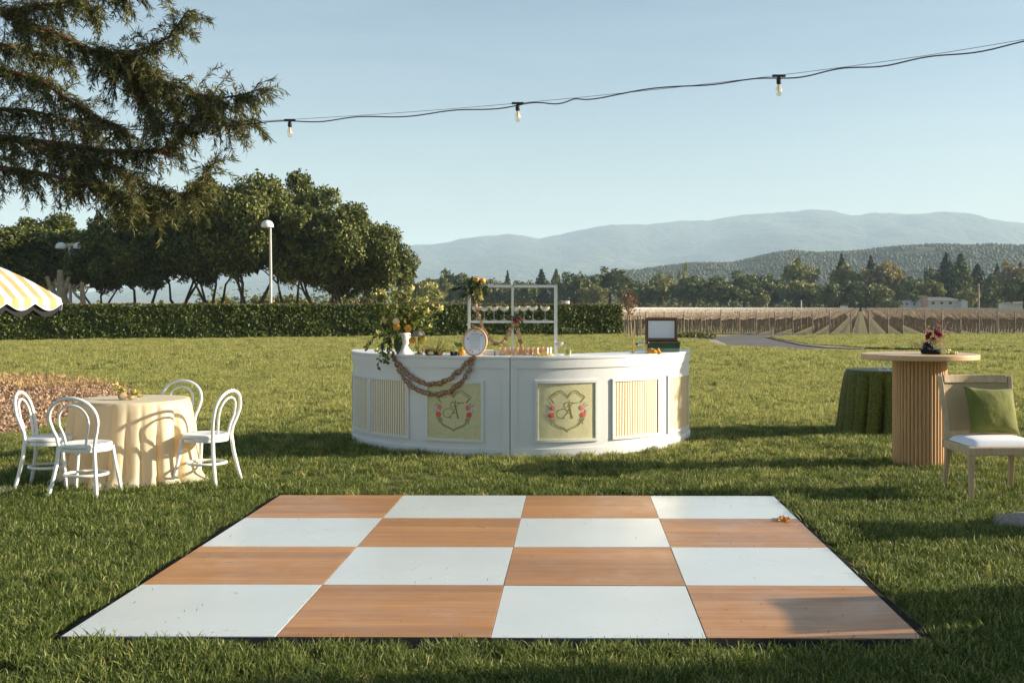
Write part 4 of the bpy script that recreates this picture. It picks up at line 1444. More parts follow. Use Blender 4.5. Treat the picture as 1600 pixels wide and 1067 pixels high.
def bar_section(label, t0, t1, panels, seam_end):
    off = bp((t0 + t1) / 2, BR - .3, 0)
    t = thing('bar_section', label, 'bar', off, 0, 'halves of the curved bar')
    g1 = .004 / BR
    arcbox(MB(), t0 + g1, t1 - g1, BR - .04, BR, 0.0, BTOP - .03, 48, off).build('body', M['white_paint'], t)
    bevel(arcbox(MB(), t0 + g1 * .7, t1 - g1 * .7, BR - .62, BR + .018, BTOP - .03, BTOP, 48, off).build('counter_top', M['white_paint'], t), .004)
    bevel(arcbox(MB(), t0 + g1, t1 - g1, BR + .0005, BR + .015, 0.0, .095, 48, off).build('base_board', M['white_paint'], t), .004)
    arcbox(MB(), t0 + g1, t1 - g1, BR + .0005, BR + .012, BTOP - .125, BTOP - .031, 48, off).build('top_band', M['white_paint'], t)
    s = 1 if seam_end == 't0' else -1
    ts = t0 + g1 if s > 0 else t1 - g1
    arcbox(MB(), ts, ts + s * .075 / BR, BR + .0005, BR + .0115, .0955, BTOP - .1255, 4, off).build('stile', M['white_paint'], t)
    te = t1 - g1 if s > 0 else t0 + g1
    arcbox(MB(), te, te - s * .03 / BR, BR - .6, BR - .041, 0.0, BTOP - .031, 2, off).build('end_panel', M['white_paint'], t)
    arcbox(MB(), ts, ts + s * .02 / BR, BR - .6, BR - .041, 0.0, BTOP - .031, 2, off).build('end_panel', M['white_paint'], t)
    for (ta, tb, typ) in panels:
        w = .028
        ia, ib = ta + w / BR, tb - w / BR
        if typ == 'stripe':
            mb = MB()
            nst = max(8, int((ib - ia) * BR / .036))
            sub = 6
            nn = nst * sub
            zz = [PZ0 + w, PZ0 + w + .05, (PZ0 + PZ1) / 2, PZ1 - w - .05, PZ1 - w]
            vs, fs, ms = [], [], []
            ph = [rnd.uniform(-.25, .25) for _ in range(nst + 1)]
            for i in range(nn + 1):
                f = i / sub
                for k, z in enumerate(zz):
                    amp = [.0009, .0013, .0012, .0015, .0008][k]
                    th = ia + (ib - ia) * (i / nn) + (math.sin(f * 1.3 + k) * .0012 + (k - 2) * .0006 * math.sin(f * .7)) * (0 < i < nn)
                    vs.append(bp(th, BR + .008 + amp * math.cos(2 * PI * f + ph[int(f)] * (k - 2) * .4) * (0.7 + .3 * math.sin(f * 2.1)), z) - off)
            nz = len(zz)
            for i in range(nn):
                for k in range(nz - 1):
                    a = i * nz + k
                    fs.append((a, a + nz, a + nz + 1, a + 1))
                    ms.append(0 if (i % sub) < sub * .5 else 1)
            mb.v, mb.f, mb.m = [tuple(v) for v in vs], fs, ms
            fab = mb.build('striped_curtain', [M['stripe_white'], M['stripe_gold']], t, smooth=80)
            fab['label'] = 'gathered cream and gold striped fabric insert'
        else:
            tc = (ta + tb) / 2
            mb = MB()
            nn = 30
            vs, fs = [], []
            for i in range(nn + 1):
                th = ia + (ib - ia) * i / nn
                for k in range(7):
                    z = PZ0 + w + (PZ1 - PZ0 - 2 * w) * k / 6
                    vs.append(bp(th, BR + .009 + .0007 * math.sin(i * .5 + math.sin(k * .8)), z) - off)
            for i in range(nn):
                for k in range(6):
                    a = i * 7 + k
                    fs.append((a, a + 7, a + 8, a + 1))
            mb.add(vs, fs)
            fab = mb.build('monogram_panel', M['sage'], t, smooth=80)
            fab['label'] = 'sage fabric insert with a monogram crest'
            mb = MB()
            for fl in (1, -1):
                inner = [(413 + (x - 413) * .9, 375 + (y - 375) * .93 + (9 if i < 3 else 3)) for i, (x, y) in enumerate(crest_px)]
                ribbon(mb, crest_px, 7.5, tc, off, BR + .0108, fl)
                ribbon(mb, inner, 4.5, tc, off, BR + .0108, fl)
                inner = [(413 + (x - 413) * .93, 375 + (y - 375) * .93) for (x, y) in crest_low]
                ribbon(mb, crest_low, 7.5, tc, off, BR + .0108, fl)
                ribbon(mb, inner, 4.5, tc, off, BR + .0108, fl)
            mb.build('crest', M['olive_ink'], fab, smooth=None)
            mb = MB()
            for i, (pp, w_) in enumerate(letters):
                ribbon(mb, pp, w_ * 2.5, tc, off, BR + .0108 + i * .0001)
            mb.build('lettering', M['olive_ink'], fab, smooth=None)
            for fl in (1, -1):
                for (cx, cy, mm, rad) in ((267, 343, 'pinkprint', 29), (255, 412, 'coral', 31)):
                    mb = MB()
                    flower_print(mb, cx, cy, rad, tc, off, fl)
                    mb.build('flower', M[mm], fab, smooth=None)
                mb = MB()
                for (a, b) in (((240, 335), (206, 318)), ((250, 320), (236, 300)), ((262, 440), (256, 500)), ((278, 440), (292, 470)), ((240, 440), (248, 470))):
                    ribbon(mb, [a, ((a[0] + b[0]) / 2 + 4, (a[1] + b[1]) / 2), b], 7, tc, off, BR + .0106, fl, 3)
                mb.build('leaf_spray', M['leafprint'], fab, smooth=None)
                mb = MB()
                flower_print(mb, 222, 376, 18, tc, off, fl)
                mb.build('flower', M['lilacprint'], fab, smooth=None)
        mb = MB()
        frame_arc(mb, ta, tb, PZ0, PZ1, w, off)
        mb.build('frame', M['white_paint'], fab)
    return t


pl = lambda a, b, typ: (bar_th(a), bar_th(b), typ)
bar_section('left half of the curved white bar, draped with a dried citrus garland', SEAM - R(90), SEAM,
            [(R(-74), R(-54.5), 'stripe'), pl(579, 640, 'stripe'), pl(666, 756, 'mono')], 't1')
bar_section('right half of the curved white bar, partly in bright sun', SEAM, SEAM + R(90),
            [pl(836, 933, 'mono'), pl(956, 1029, 'stripe'), pl(1042, 1074, 'stripe')], 't0')


def on_bar(px, r=1.85):
    return bp(bar_th(px, r), r, BTOP)


# ------------------------------------------------------------------ dried citrus garlands
mb = MB()
mb.lathe([(.001, -.003), (.026, -.003), (.028, 0), (.026, .003), (.021, .0035), (.019, .0045), (.001, .004)], 14, mi=0)
me_slice = mb.mesh('dried_slice', [M['dried_dark'], M['dried_pulp']], 30)
mi_ = [0] * len(me_slice.polygons)
for p_ in me_slice.polygons:
    c = p_.center
    rr = math.hypot(c.x, c.y)
    mi_[p_.index] = 1 if .008 < rr < .0198 else 0
me_slice.polygons.foreach_set('material_index', mi_)
mb = MB()
mb.lathe([(.001, -.003), (.026, -.003), (.028, 0), (.026, .003), (.021, .0035), (.019, .0045), (.001, .004)], 14, mi=0)
me_slice2 = mb.mesh('dried_slice', [M['dried_pulp'], M['rattan']], 30)
me_slice2.polygons.foreach_set('material_index', mi_)


def cat_path(pts, n):
    P = smooth_path(pts, 12)
    L_ = [0]
    for a, b in zip(P, P[1:]):
        L_.append(L_[-1] + (b - a).length)
    out = []
    for k in range(n):
        s = L_[-1] * k / (n - 1)
        i = max(0, min(len(P) - 2, np.searchsorted(L_, s) - 1))
        f = (s - L_[i]) / max(1e-6, L_[i + 1] - L_[i])
        out.append(P[i].lerp(P[i + 1], f))
    return out


gar = thing('citrus_garland', 'double swag of dark dried citrus slices across the left bar front', 'garland', bp(bar_th(640), BR + .03, .8))
for pts, n in (([(611, 549), (615, 559), (630, 578), (648, 593), (670, 600), (690, 597), (712, 584), (733, 564), (741, 560)], 33), ([(613, 557), (622, 576), (634, 594), (652, 609), (676, 616), (700, 612), (722, 596), (734, 574), (738, 562)], 35)):
    string = []
    for p_ in cat_path(pts, n):
        x, y = p_.x + rnd.uniform(-1.2, 1.2), p_.y + rnd.uniform(-1.5, 1.5)
        th = bar_th(x, BR + .035)
        q = bp(th, BR + .035 + rnd.uniform(-.008, .012), 0)
        z = CAMH - (y - PY0) * q.y / FPX
        q.z = z
        if z > BTOP - .01:
            q = bp(th, BR + .0, BTOP + .012)
        string.append(q - gar.location)
        o = link('dried_slice', me_slice, gar, q - gar.location)
        nrm = Vector((math.sin(th), -math.cos(th), .12)) + Vector((rnd.gauss(0, .16), 0, rnd.gauss(0, .16)))
        o.rotation_euler = nrm.to_track_quat('Z', 'Y').to_euler()
        s_ = rnd.uniform(.72, 1.15)
        o.scale = (s_, s_ * rnd.uniform(.85, 1), s_)
    MB().tube(string, .0025, 4).build('string', M['post_wood'], gar)

# ------------------------------------------------------------------ shelf on the bar
SY = 12.52
sh = thing('bar_shelf', 'open white metal shelf frame standing on the bar', 'shelf', ((801 - PX0) * SY / FPX, SY, BTOP), R(3.0))
ht = at(800, 447, SY).z - BTOP
SW, SD = .475, .26
r_ = .0135
def sq(mb, a, b, w=.012):
    a, b = Vector(a), Vector(b)
    mb.box(min(a.x, b.x) - w, max(a.x, b.x) + w, min(a.y, b.y) - w, max(a.y, b.y) + w, min(a.z, b.z) - w * (abs(a.z - b.z) < .01), max(a.z, b.z) + w * (abs(a.z - b.z) < .01))
    return mb
for x in (-SW, 0, SW):
    for y in (0, SD):
        sq(MB(), (x, y, 0), (x, y, ht - .013)).build('post', M['metal_white'], sh, None)
zs = at(800, 503, SY).z - BTOP
for z, nm in ((ht, 'top_rail'), (zs, 'shelf_rail')):
    for y in (0, SD):
        for xa, xb in ((-SW, 0), (0, SW)):
            if z == ht:
                sq(MB(), (xa, y, z), (xb, y, z)).build(nm, M['metal_white'], sh, None)
            else:
                sq(MB(), (xa + .0245, y, z), (xb - .0245, y, z), .0115).build(nm, M['metal_white'], sh, None)
    for x in (-SW, SW):
        sq(MB(), (x, .0245, z - (.0 if z != ht else .0)), (x, SD - .0245, z), .011).build('side_rail', M['metal_white'], sh, None)
MB().box(-SW + .015, SW - .015, .013, SD - .013, zs + .012, zs + .016).build('glass_shelf', M['glass'], sh, None)

# coupe glasses on the shelf
def coupe(mb, mb2, h=.155, r=.055, full=True):
    mb.lathe([(.034, 0), (.034, .003), (.006, .008), (.004, .02), (.004, h * .55), (.008, h * .6), (r * .6, h * .68), (r * .95, h * .82), (r, h)], 18)
    mb2.lathe([(.002, h * .63), (r * .58, h * .70), (r * .9, h * .83), (r * .95, h * .93), (.001, h * .935)], 18)


ma, mb_ = MB(), MB()
coupe(ma, mb_)
coupe_g, coupe_l = ma.mesh('bowl', M['glass']), mb_.mesh('drink', M['froth'])
smat = Matrix.Rotation(R(3.0), 3, 'Z')
for i, px in enumerate([745, 757, 772, 788, 806, 819, 833, 852]):
    x = (px - 801) * (SY + .13) / FPX
    q = Vector(sh.location) + smat @ Vector((x, .13 + rnd.uniform(-.03, .03), zs + .0165))
    t = thing('coupe_glass', 'coupe glass with a pale drink on the bar shelf, %s from the left' % ['first', 'second', 'third', 'fourth', 'fifth', 'sixth', 'seventh', 'last'][i], 'glass', q, 0, 'coupe glasses on the shelf')
    link('bowl', coupe_g, t)
    link('drink', coupe_l, t)

# citrus and leaf cluster tied to the shelf corner
t = thing('citrus_cluster', 'bunch of dark leaves with two oranges on the top left corner of the shelf', 'decoration', Vector(sh.location) + smat @ Vector((-SW + .05, -.01, ht)))
for (x, y, z, rr) in ((.03, -.01, .062, .036), (.10, .0, .056, .034)):
    MB().ball((x, y, z), (rr, rr, rr * .95), 14, 10).build('orange', M['orange'], t, 180)
mb = MB()
for q in range(120):
    d = Vector((rnd.gauss(-.1, .8), rnd.gauss(-.3, .5), rnd.gauss(-.2, .7)))
    mb.leaf((rnd.uniform(-.1, .12), rnd.uniform(-.05, .03), rnd.uniform(-.09, .05)), d, rnd.uniform(.07, .13), .026, curl=.4)
for q in range(10):
    mb.leaf((-.1 - q * .006, -.01, .0 - q * .004), (-1, rnd.gauss(0, .2), -.25 + rnd.gauss(0, .2)), .13, .025)
mb.build('leaves', M['dark_leaf'], t, None)
mb = MB()
for q in range(30):
    mb.leaf((rnd.uniform(-.04, .09), -.04, rnd.uniform(-.09, .0)), (rnd.gauss(.1, .4), -.3, -1), .1, .018)
mb.build('leaves', M['yellow_flower'], t, None)['label'] = 'pale yellow leaf tips'
t = thing('citrus_garland', 'dried citrus garland looped over the middle rail of the shelf', 'garland', Vector(sh.location) + Vector((0, -.03, 0)))
string = []
for p_ in cat_path([(741, 462), (744, 478), (749, 496), (756, 514), (768, 533), (779, 538), (790, 530), (799, 512), (804, 502), (808, 508), (812, 530), (818, 548), (822, 554)], 56):
    Y = SY - .025
    q = at(p_.x + rnd.uniform(-.8, .8), p_.y + rnd.uniform(-.8, .8), Y + rnd.uniform(-.01, .01))
    q.z = max(q.z, BTOP + .01)
    string.append(q - t.location)
    o = link('dried_slice', me_slice2 if rnd.random() < .8 else me_slice, t, q - t.location)
    nrm = Vector((rnd.gauss(.2, .5), -1, rnd.gauss(0, .35)))
    o.rotation_euler = nrm.to_track_quat('Z', 'Y').to_euler()
    s_ = rnd.uniform(.6, .9)
    o.scale = (s_, s_, s_)
MB().tube(string, .0025, 4).build('string', M['post_wood'], t)
t = thing('flower_sprig', 'dark red blossom and leaves tied at the middle of the shelf rail', 'flower', at(806, 500, SY - .04))
mb = MB()
for q in range(22):
    mb.leaf((rnd.gauss(.01, .02), rnd.gauss(0, .015), rnd.gauss(0, .015)), (rnd.gauss(0, 1), rnd.gauss(-.4, 1), rnd.gauss(.1, 1)), .04, .022)
mb.build('petals', M['plum_flower'], t, None)
mb = MB()
for q in range(18):
    mb.leaf((rnd.gauss(.0, .03), 0, rnd.gauss(0, .02)), (rnd.gauss(.3, 1), rnd.gauss(-.2, .6), rnd.gauss(.2, .8)), .09, .022)
mb.build('leaves', M['dark_leaf'], t, None)

# ------------------------------------------------------------------ big arrangement in a white bust vase
vb = on_bar(632, 1.88)
t = thing('bust_vase', 'white sculpted head-shaped vase on the left of the bar', 'vase', vb)
def headw(a, z):
    return 1 + (.14 * math.exp(-((a - 4.4) / .3) ** 2) * math.exp(-((z - .155) / .03) ** 2)) + .05 * math.sin(3 * a + z * 30)
MB().lathe([(.001, 0), (.075, 0), (.08, .012), (.072, .035), (.052, .06), (.036, .085), (.036, .10), (.05, .118), (.062, .145), (.066, .175), (.064, .20), (.066, .225), (.055, .235), (.04, .225), (.001, .2)], 28, wob=headw).build('head', M['ceramic'], t)
arr = thing('flower_arrangement', 'large loose arrangement of yellow blooms, citrus and trailing greenery in the bust vase', 'flowers', vb + Vector((0, 0, .2)))
mbs, mbl, mbd = MB(), MB(), MB()
S_ = vb.y / FPX
def arr_pt(px, py, dy=0.0):
    q = at(px, py, vb.y + dy)
    return q - arr.location
tips = [(566, 468), (572, 486), (578, 505), (590, 520), (588, 548), (598, 456), (611, 447), (618, 452), (630, 458), (645, 452), (660, 450), (673, 446), (682, 450), (688, 464), (690, 482), (683, 500), (640, 470), (655, 470), (668, 470), (620, 478), (605, 480), (600, 500), (660, 490), (672, 510), (645, 485), (610, 465), (650, 500), (633, 490), (640, 500), (588, 478), (676, 490), (625, 465), (664, 480), (615, 495)]
blooms = []
for (x, y) in tips:
    tip = arr_pt(x, y, rnd.uniform(-.18, .18))
    mid = tip * .45 + Vector((0, 0, .05 + abs(tip.x) * .1))
    P = smooth_path3 = [Vector((0, 0, 0)), mid * .5 + Vector((0, 0, .02)), mid, tip * .8 + mid * .1, tip]
    mbs.tube(P, [.005, .004, .0035, .003, .0015], 4)
    for q in range(17):
        tt = .3 + .7 * rnd.random()
        i0 = min(3, int(tt * 4))
        p_ = P[i0].lerp(P[i0 + 1], tt * 4 - i0)
        d = Vector((rnd.gauss(0, .8), rnd.gauss(-.2, .8), rnd.gauss(.1, .7)))
        mbl.leaf(p_ + Vector((rnd.gauss(0, .02), rnd.gauss(0, .02), rnd.gauss(0, .02))), d, rnd.uniform(.035, .075), rnd.uniform(.014, .028), curl=.3)
    if rnd.random() < .75 and x > 585:
        blooms.append(tip)
# trailing vine down the bar front
for (path) in ([(612, 520), (600, 528), (594, 545), (593, 560), (590, 575)], [(610, 520), (597, 522), (582, 530), (573, 540), (576, 543)], [(614, 522), (606, 540), (606, 555), (604, 566)], [(612, 525), (599, 540), (597, 556)], [(616, 520), (607, 532), (610, 548)]):
    P = []
    for j, (x, y) in enumerate(path):
        P.append(arr_pt(x, y, -.1 - .07 * j))
    mbs.tube(P, .003, 4)
    for q in range(26):
        i0 = rnd.randrange(len(P) - 1)
        p_ = P[i0].lerp(P[i0 + 1], rnd.random())
        (mbl if rnd.random() < .6 else mbd).leaf(p_, (rnd.gauss(0, .7), rnd.gauss(-.3, .5), rnd.gauss(-.5, .5)), rnd.uniform(.04, .07), .028, curl=.3)
for q in range(150):
    p_ = Vector((rnd.gauss(-.02, .13), rnd.gauss(0, .09), rnd.gauss(.14, .11)))
    (mbd if rnd.random() < .4 else mbl).leaf(p_, (rnd.gauss(p_.x * 4, .8), rnd.gauss(-.3, .8), rnd.gauss(.1, .8)), rnd.uniform(.05, .1), .03, curl=.3)
mbd.leaf((-.03, -.06, .0), (-.2, -.1, -1), .22, .07, (0, -1, 0), curl=.4)
mbd.leaf((-.07, -.05, .02), (-.1, -.1, -1), .2, .06, (0, -1, 0), curl=.4)
mbs.build('stems', M['arr_leaf'], arr)
mbl.build('leaves', M['arr_leaf'], arr, None)['kind'] = 'stuff'
mbd.build('dark_leaves', M['dark_leaf'], arr, None)['kind'] = 'stuff'
lily = MB()
for k in range(6):
    a = 2 * PI * k / 6
    d = Vector((math.cos(a), math.sin(a), .5))
    lily.leaf((0, 0, 0), d, .05, .018, (math.cos(a), math.sin(a), -1), curl=.9)
lily_me = lily.mesh('bloom', M['yellow_flower'], 60)
blooms += [arr_pt(x, y, rnd.uniform(-.2, .02)) for (x, y) in [(660, 475), (650, 480), (668, 486), (640, 492), (628, 497), (600, 497), (597, 505), (632, 502), (645, 505), (610, 527), (690, 466), (688, 482), (655, 468), (672, 492), (606, 470), (601, 488), (620, 488), (663, 492), (676, 476)]]
for b_ in blooms:
    o = link('bloom', lily_me, arr, b_)
    o.rotation_euler = (rnd.uniform(-.6, 1.6), rnd.uniform(-.8, .8), rnd.uniform(0, 6))
    s_ = rnd.uniform(.7, 1.25)
    o.scale = (s_, s_, s_)
for (x, y, mm, half) in ((619, 503, 'lemon', True), (620, 511, 'orange', False), (637, 513, 'orange', False), (644, 532, 'orange', False), (661, 530, 'lemon', False), (587, 459, 'lemon', False)):
    rr = .042 if x != 587 else .016
    c = arr_pt(x, y, -.13 if x != 587 else 0)
    o = MB().ball(c, (rr, rr, rr * .93), 14, 10).build('citrus', M[mm], arr, 180)
    if half:
        f = MB()
        f.lathe([(.001, .001), (.034, .001), (.0365, 0), (.036, -.002), (.001, -.002)], 18)
        q = f.build('cut_face', M['pulp'], o)
        q.location = c + Vector((.006, -.041, .008))
        q.rotation_euler = (R(82), 0, R(8))

# small table lamp
p = on_bar(654, 1.88)
t = thing('table_lamp', 'small brass table lamp with a shallow grey shade, beside the bust vase', 'lamp', p)
MB().lathe([(.001, 0), (.045, 0), (.045, .012), (.03, .02), (.012, .03), (.010, .04), (.010, .2), (.012, .21)], 18).build('stand', M['brass'], t)
MB().lathe([(.075, .195), (.08, .2), (.055, .255), (.02, .262), (.001, .262), ], 22).build('lamp_shade', M['shade_grey'], t)
MB().lathe([(.001, .262), (.012, .264), (.014, .275), (.001, .285)], 12).build('finial', M['brass'], t)

# low arrangement with red fruit
p = on_bar(681, 1.9)
t = thing('fruit_arrangement', 'low spray of yellow blooms with red fruit and halved avocado-dark lime', 'flowers', p)
t['label'] = 'low spray of small yellow blooms and red fruit right of the brass lamp'
mb, m2 = MB(), MB()
for q in range(26):
    a = rnd.uniform(-.3, PI + .1)
    L_ = rnd.uniform(.08, .2)
    e = Vector((math.cos(a) * L_ + .03, rnd.uniform(-.08, .05), abs(math.sin(a)) * L_ * .9 + .03))
    mb.tube([(0.0, 0, .01), e * .5 + Vector((0, 0, .02)), e], [.003, .003, .0015], 4)
    for k in range(5):
        m2.leaf(e * rnd.uniform(.6, 1), (rnd.gauss(0, 1), rnd.gauss(0, 1), rnd.gauss(.3, 1)), .045, .016, curl=.4)
mb.build('stems', M['arr_leaf'], t)
m2.build('petals', M['yellow_flower'], t, None)['kind'] = 'stuff'
for (dx, dy, mm, rr) in ((-.085, -.03, 'red_fruit', .034), (-.06, -.07, 'red_fruit', .03), (-.012, -.08, 'grape_dark', .02), (.02, -.08, 'grape_dark', .022), (.045, -.07, 'orange', .024), (0.06, -.05, 'rust_flower', .022)):
    MB().ball((dx, dy, rr * .97), rr, 12, 9).build('fruit', M[mm], t, 180)
o = MB().ball((-.04, -.11, .026), (.036, .016, .026), 14, 9).build('lime_half', M['lime'], t, 180)
MB().ball((-.04, -.124, .026), (.028, .004, .019), 14, 7).build('cut_face', M['lime_flesh'], o, 180)

# orange with leaf and dark grapes
p = on_bar(722, 1.9)
t = thing('orange', 'single orange with a green leaf, left of the round framed menu', 'fruit', p)
MB().ball((0, 0, .042), (.043, .043, .041), 16, 11).build('fruit', M['orange'], t, 180)
MB().leaf((-.01, 0, .08), (-.6, -.1, .5), .1, .05, (0, -1, .3), curl=.4).leaf((-.01, 0, .08), (-.2, -.1, 1), .07, .03, (0, -1, .3)).build('leaf', M['arr_leaf'], t, None)
p = on_bar(710, 1.92)
t = thing('grape_bunch', 'small bunch of dark grapes beside the single orange', 'fruit', p)
for k in range(16):
    MB().ball((rnd.uniform(-.045, .045), rnd.uniform(-.03, .03), .012 + rnd.choice([0, 0, .018])), .013, 8, 6).build('grape', M['grape_dark'], t, 180)

# round framed menu
p = on_bar(742, 1.93)
zc = at(742, 534, p.y).z - BTOP
t = thing('framed_menu', 'round pale rattan frame holding a printed white menu', 'sign', p, R(-8))
rr = .147
tilt = Matrix.Rotation(R(-10), 3, 'X')
C0 = Vector((0, 0, zc))
ring = [C0 + tilt @ Vector((rr * .86 * math.cos(a), 0, rr * 1.0 * math.sin(a))) for a in np.linspace(0, 2 * PI, 36, endpoint=False)]
MB().tube(ring, .0115, 8, True).build('frame', M['rattan'], t)
mb = MB()
disc = [C0 + tilt @ Vector((rr * .83 * math.cos(a), -.001, rr * .97 * math.sin(a))) for a in np.linspace(0, 2 * PI, 36, endpoint=False)]
back = [q + Vector((0, .006, 0)) for q in disc]
mb.add(disc + back, [tuple(range(36)), tuple(range(71, 35, -1))] + [(i, (i + 1) % 36, 36 + (i + 1) % 36, 36 + i) for i in range(36)])
card = mb.build('menu_card', M['paper'], t, None)
mb = MB()
g_ = random.Random(4)
for k, z in enumerate(np.linspace(.085, -.075, 11)):
    w_ = .075 * (1 - (abs(z) / .16) ** 2) * g_.uniform(.6, 1)
    x = -w_
    while x < w_:
        l_ = g_.uniform(.006, .016)
        h_ = .0022 if k else .005
        a_, b_ = tilt @ Vector((x, -.0035, z - h_ * .5)), tilt @ Vector((min(x + l_, w_), -.0035, z + h_ * .5))
        mb.add([C0 + tilt @ Vector((x, -.0035, z - h_)), C0 + tilt @ Vector((x + l_, -.0035, z - h_)), C0 + tilt @ Vector((x + l_, -.0035, z + h_)), C0 + tilt @ Vector((x, -.0035, z + h_))], [(0, 1, 2, 3)])
        x += l_ + .004
mb.build('printed_text', M['ink'], card, None)
for (x, z, mm) in ((0.0, .115, 'pinkprint'), (-.045, -.09, 'pinkprint'), (-.02, -.11, 'coral'), (.05, -.085, 'lilacprint'), (.07, .07, 'pinkprint'), (-.075, .03, 'leafprint')):
    mb = MB()
    c = C0 + tilt @ Vector((x, -.0045, z))
    k = 7
    vs = [c + tilt @ Vector((.009 * math.cos(a), 0, .009 * math.sin(a))) for a in np.linspace(0, 2 * PI, k, endpoint=False)]
    mb.add([c + tilt @ Vector((0, -.002, 0))] + vs, [(0, 1 + i, 1 + (i + 1) % k) for i in range(k)])
    mb.build('printed_flower', M[mm], card, None)
MB().tube([C0 + tilt @ Vector((0, .01, .06)), Vector((0, .11, .004))], .006, 6).build('strut', M['rattan'], t)
mb = MB()
for q in range(20):
    a = rnd.uniform(1.2, 2.0)
    mb.leaf(C0 + tilt @ Vector((rr * .86 * math.cos(a), -.012, rr * math.sin(a))), (rnd.gauss(0, 1), -.3, rnd.gauss(0, .5)), .03, .012)
mb.build('leaf_trim', M['rust_flower'], t, None)

# stacked napkins
p = on_bar(770, 1.8)
for i, (dx, n_, lab) in enumerate(((-.045, 5, 'stack of blush paper napkins right of the round framed menu'), (.06, 4, 'smaller cream napkin stack beside the amber tumblers'))):
    t = thing('napkin_stack', lab, 'napkins', p + Vector((dx, i * .02, 0)), R(8 + 20 * i))
    for k in range(n_):
        o = MB().box(-.055, .055, -.05, .05, k * .0125 + .0005, k * .0125 + .012).build('napkin', M['napkin'] if k % 2 else M['stripe_white'], t, None, loc=(rnd.uniform(-.004, .004), rnd.uniform(-.004, .004), 0))
        bevel(o, .003)

# amber ribbed tumblers
tum = MB().lathe([(.001, .002), (.027, .002), (.030, 0), (.033, .05), (.035, .085), (.033, .0855), (.031, .05), (.028, .008), (.001, .008)], 24, wob=lambda a, z: 1 + .03 * math.cos(12 * a)).mesh('tumbler', M['amber_glass'])
for i, (px, r) in enumerate([(786, 1.8), (794, 1.72), (806, 1.8), (814, 1.72), (822, 1.8), (830, 1.72), (838, 1.8), (846, 1.72), (853, 1.8), (858, 1.72)]):
    o = link('tumbler', tum, None, on_bar(px, r))
    tag(o, 'ribbed amber tumbler in the rows under the shelf, %s counted from the napkins' % ['first', 'second', 'third', 'fourth', 'fifth', 'sixth', 'seventh', 'eighth', 'ninth', 'tenth'][i], 'glass', 'amber tumblers on the bar')
t = thing('fruit_garnish', 'little heap of yellow blossoms and limes at the foot of the tumblers', 'garnish', on_bar(848, 1.95))
for k in range(5):
    MB().ball((-.09 + k * .045, rnd.uniform(-.015, .015), .013), (.018, .014, .013), 9, 7).build('fruit', M[['lime', 'lemon', 'lime', 'grape_green', 'lemon'][k]], t, 180)
mb = MB()
for q in range(36):
    mb.leaf((rnd.uniform(-.1, .1), rnd.uniform(-.03, .02), .012), (rnd.gauss(0, 1), rnd.gauss(-.3, 1), abs(rnd.gauss(.3, .5))), .035, .015)
mb.build('petals', M['yellow_flower'], t, None)
t = thing('coupe_glass', 'tall-stemmed coupe with a pale cocktail standing alone right of the shelf', 'glass', on_bar(873, 1.92))
link('bowl', coupe_g, t)
link('drink', coupe_l, t)
t = thing('rocks_glass', 'square-looking glass of yellow-green drink at the right of the coupe', 'glass', on_bar(887, 1.93))
MB().lathe([(.001, .004), (.036, .004), (.039, 0), (.042, .095), (.040, .0955), (.037, .008), (.001, .008)], 24).build('tumbler', M['glass'], t)
MB().lathe([(.001, .0085), (.0362, .0085), (.0385, .066), (.001, .0665)], 24).build('drink', M['juice'], t)

# right end: open box with card, tray, candlestick, cloth
p = on_bar(1037, 1.84)
t = thing('open_box', 'open wooden box, white card inside its raised lid, green felt body', 'box', p, R(-6))
W2, D2 = .19, .13
bevel(MB().box(-W2, W2, -D2, D2, 0.0, .045).build('lower_tray', M['sage_box'], t, None), .004)
bevel(MB().box(-W2, W2, -D2, D2, .0455, .105).build('box_body', M['bottle_green'], t, None), .003)
mb = MB()
for a in ((-W2 - .006, W2 + .006, -D2 - .006, -D2 + .012), (-W2 - .006, W2 + .006, D2 - .012, D2 + .006), (-W2 - .006, -W2 + .012, -D2 + .013, D2 - .013), (W2 - .012, W2 + .006, -D2 + .013, D2 - .013)):
    mb.box(*a, .1055, .12)
mb.build('rim', M['walnut'], t, None)
lid = MB()
w_ = .025
lid.box(-W2 + .0, W2, -.025, .025, 0, w_).box(-W2, W2, -.025, .025, .275 - w_, .275).box(-W2, -W2 + w_, -.0245, .0245, w_, .275 - w_).box(W2 - w_, W2, -.0245, .0245, w_, .275 - w_).box(-W2 + w_, W2 - w_, .012, .02, w_, .275 - w_)
lo = lid.build('lid', M['walnut'], t, None, loc=(-.03, D2 - .05, .122))
lo.rotation_euler = (R(-10), 0, 0)
mb = MB()
mb.box(-W2 + .035, W2 - .035, -.002, .004, .034, .24)
mb.build('card', M['paper'], lo, None)
p = on_bar(1001, 1.84)
t = thing('tray', 'small white tray at the left of the open box', 'tray', p)
bevel(MB().box(-.10, .10, -.07, .07, 0, .012).build('plate', M['ceramic'], t, None), .004)
p = on_bar(989, 1.84) + Vector((0, 0, .0125))
t = thing('brass_stand', 'tall thin brass rod on a little foot on the white tray', 'stand', p)
MB().lathe([(.001, 0), (.03, 0), (.03, .006), (.006, .012), (.0055, .26), (.001, .262)], 12).build('rod', M['brass'], t)
t = thing('black_microphone', 'little dark gadget with silver cups between tray and open box', 'bar tool', on_bar(1010, 1.86) + Vector((0, 0, .0125)))
t.name = 'bar_tool'
MB().tube([(0, 0, 0), (0, 0, .09)], .009, 8).build('stem', M['brass'], t)
MB().ball((.01, 0, .105), (.022, .016, .018), 10, 8).build('head', M['grape_dark'], t, 180)
MB().tube([(-.03, 0, .1), (-.1, 0, .09)], [.014, .02], 8).build('cup', M['silver'], t)
MB().ball((-.11, 0, .09), .013, 8, 6).build('knob', M['grape_dark'], t, 180)
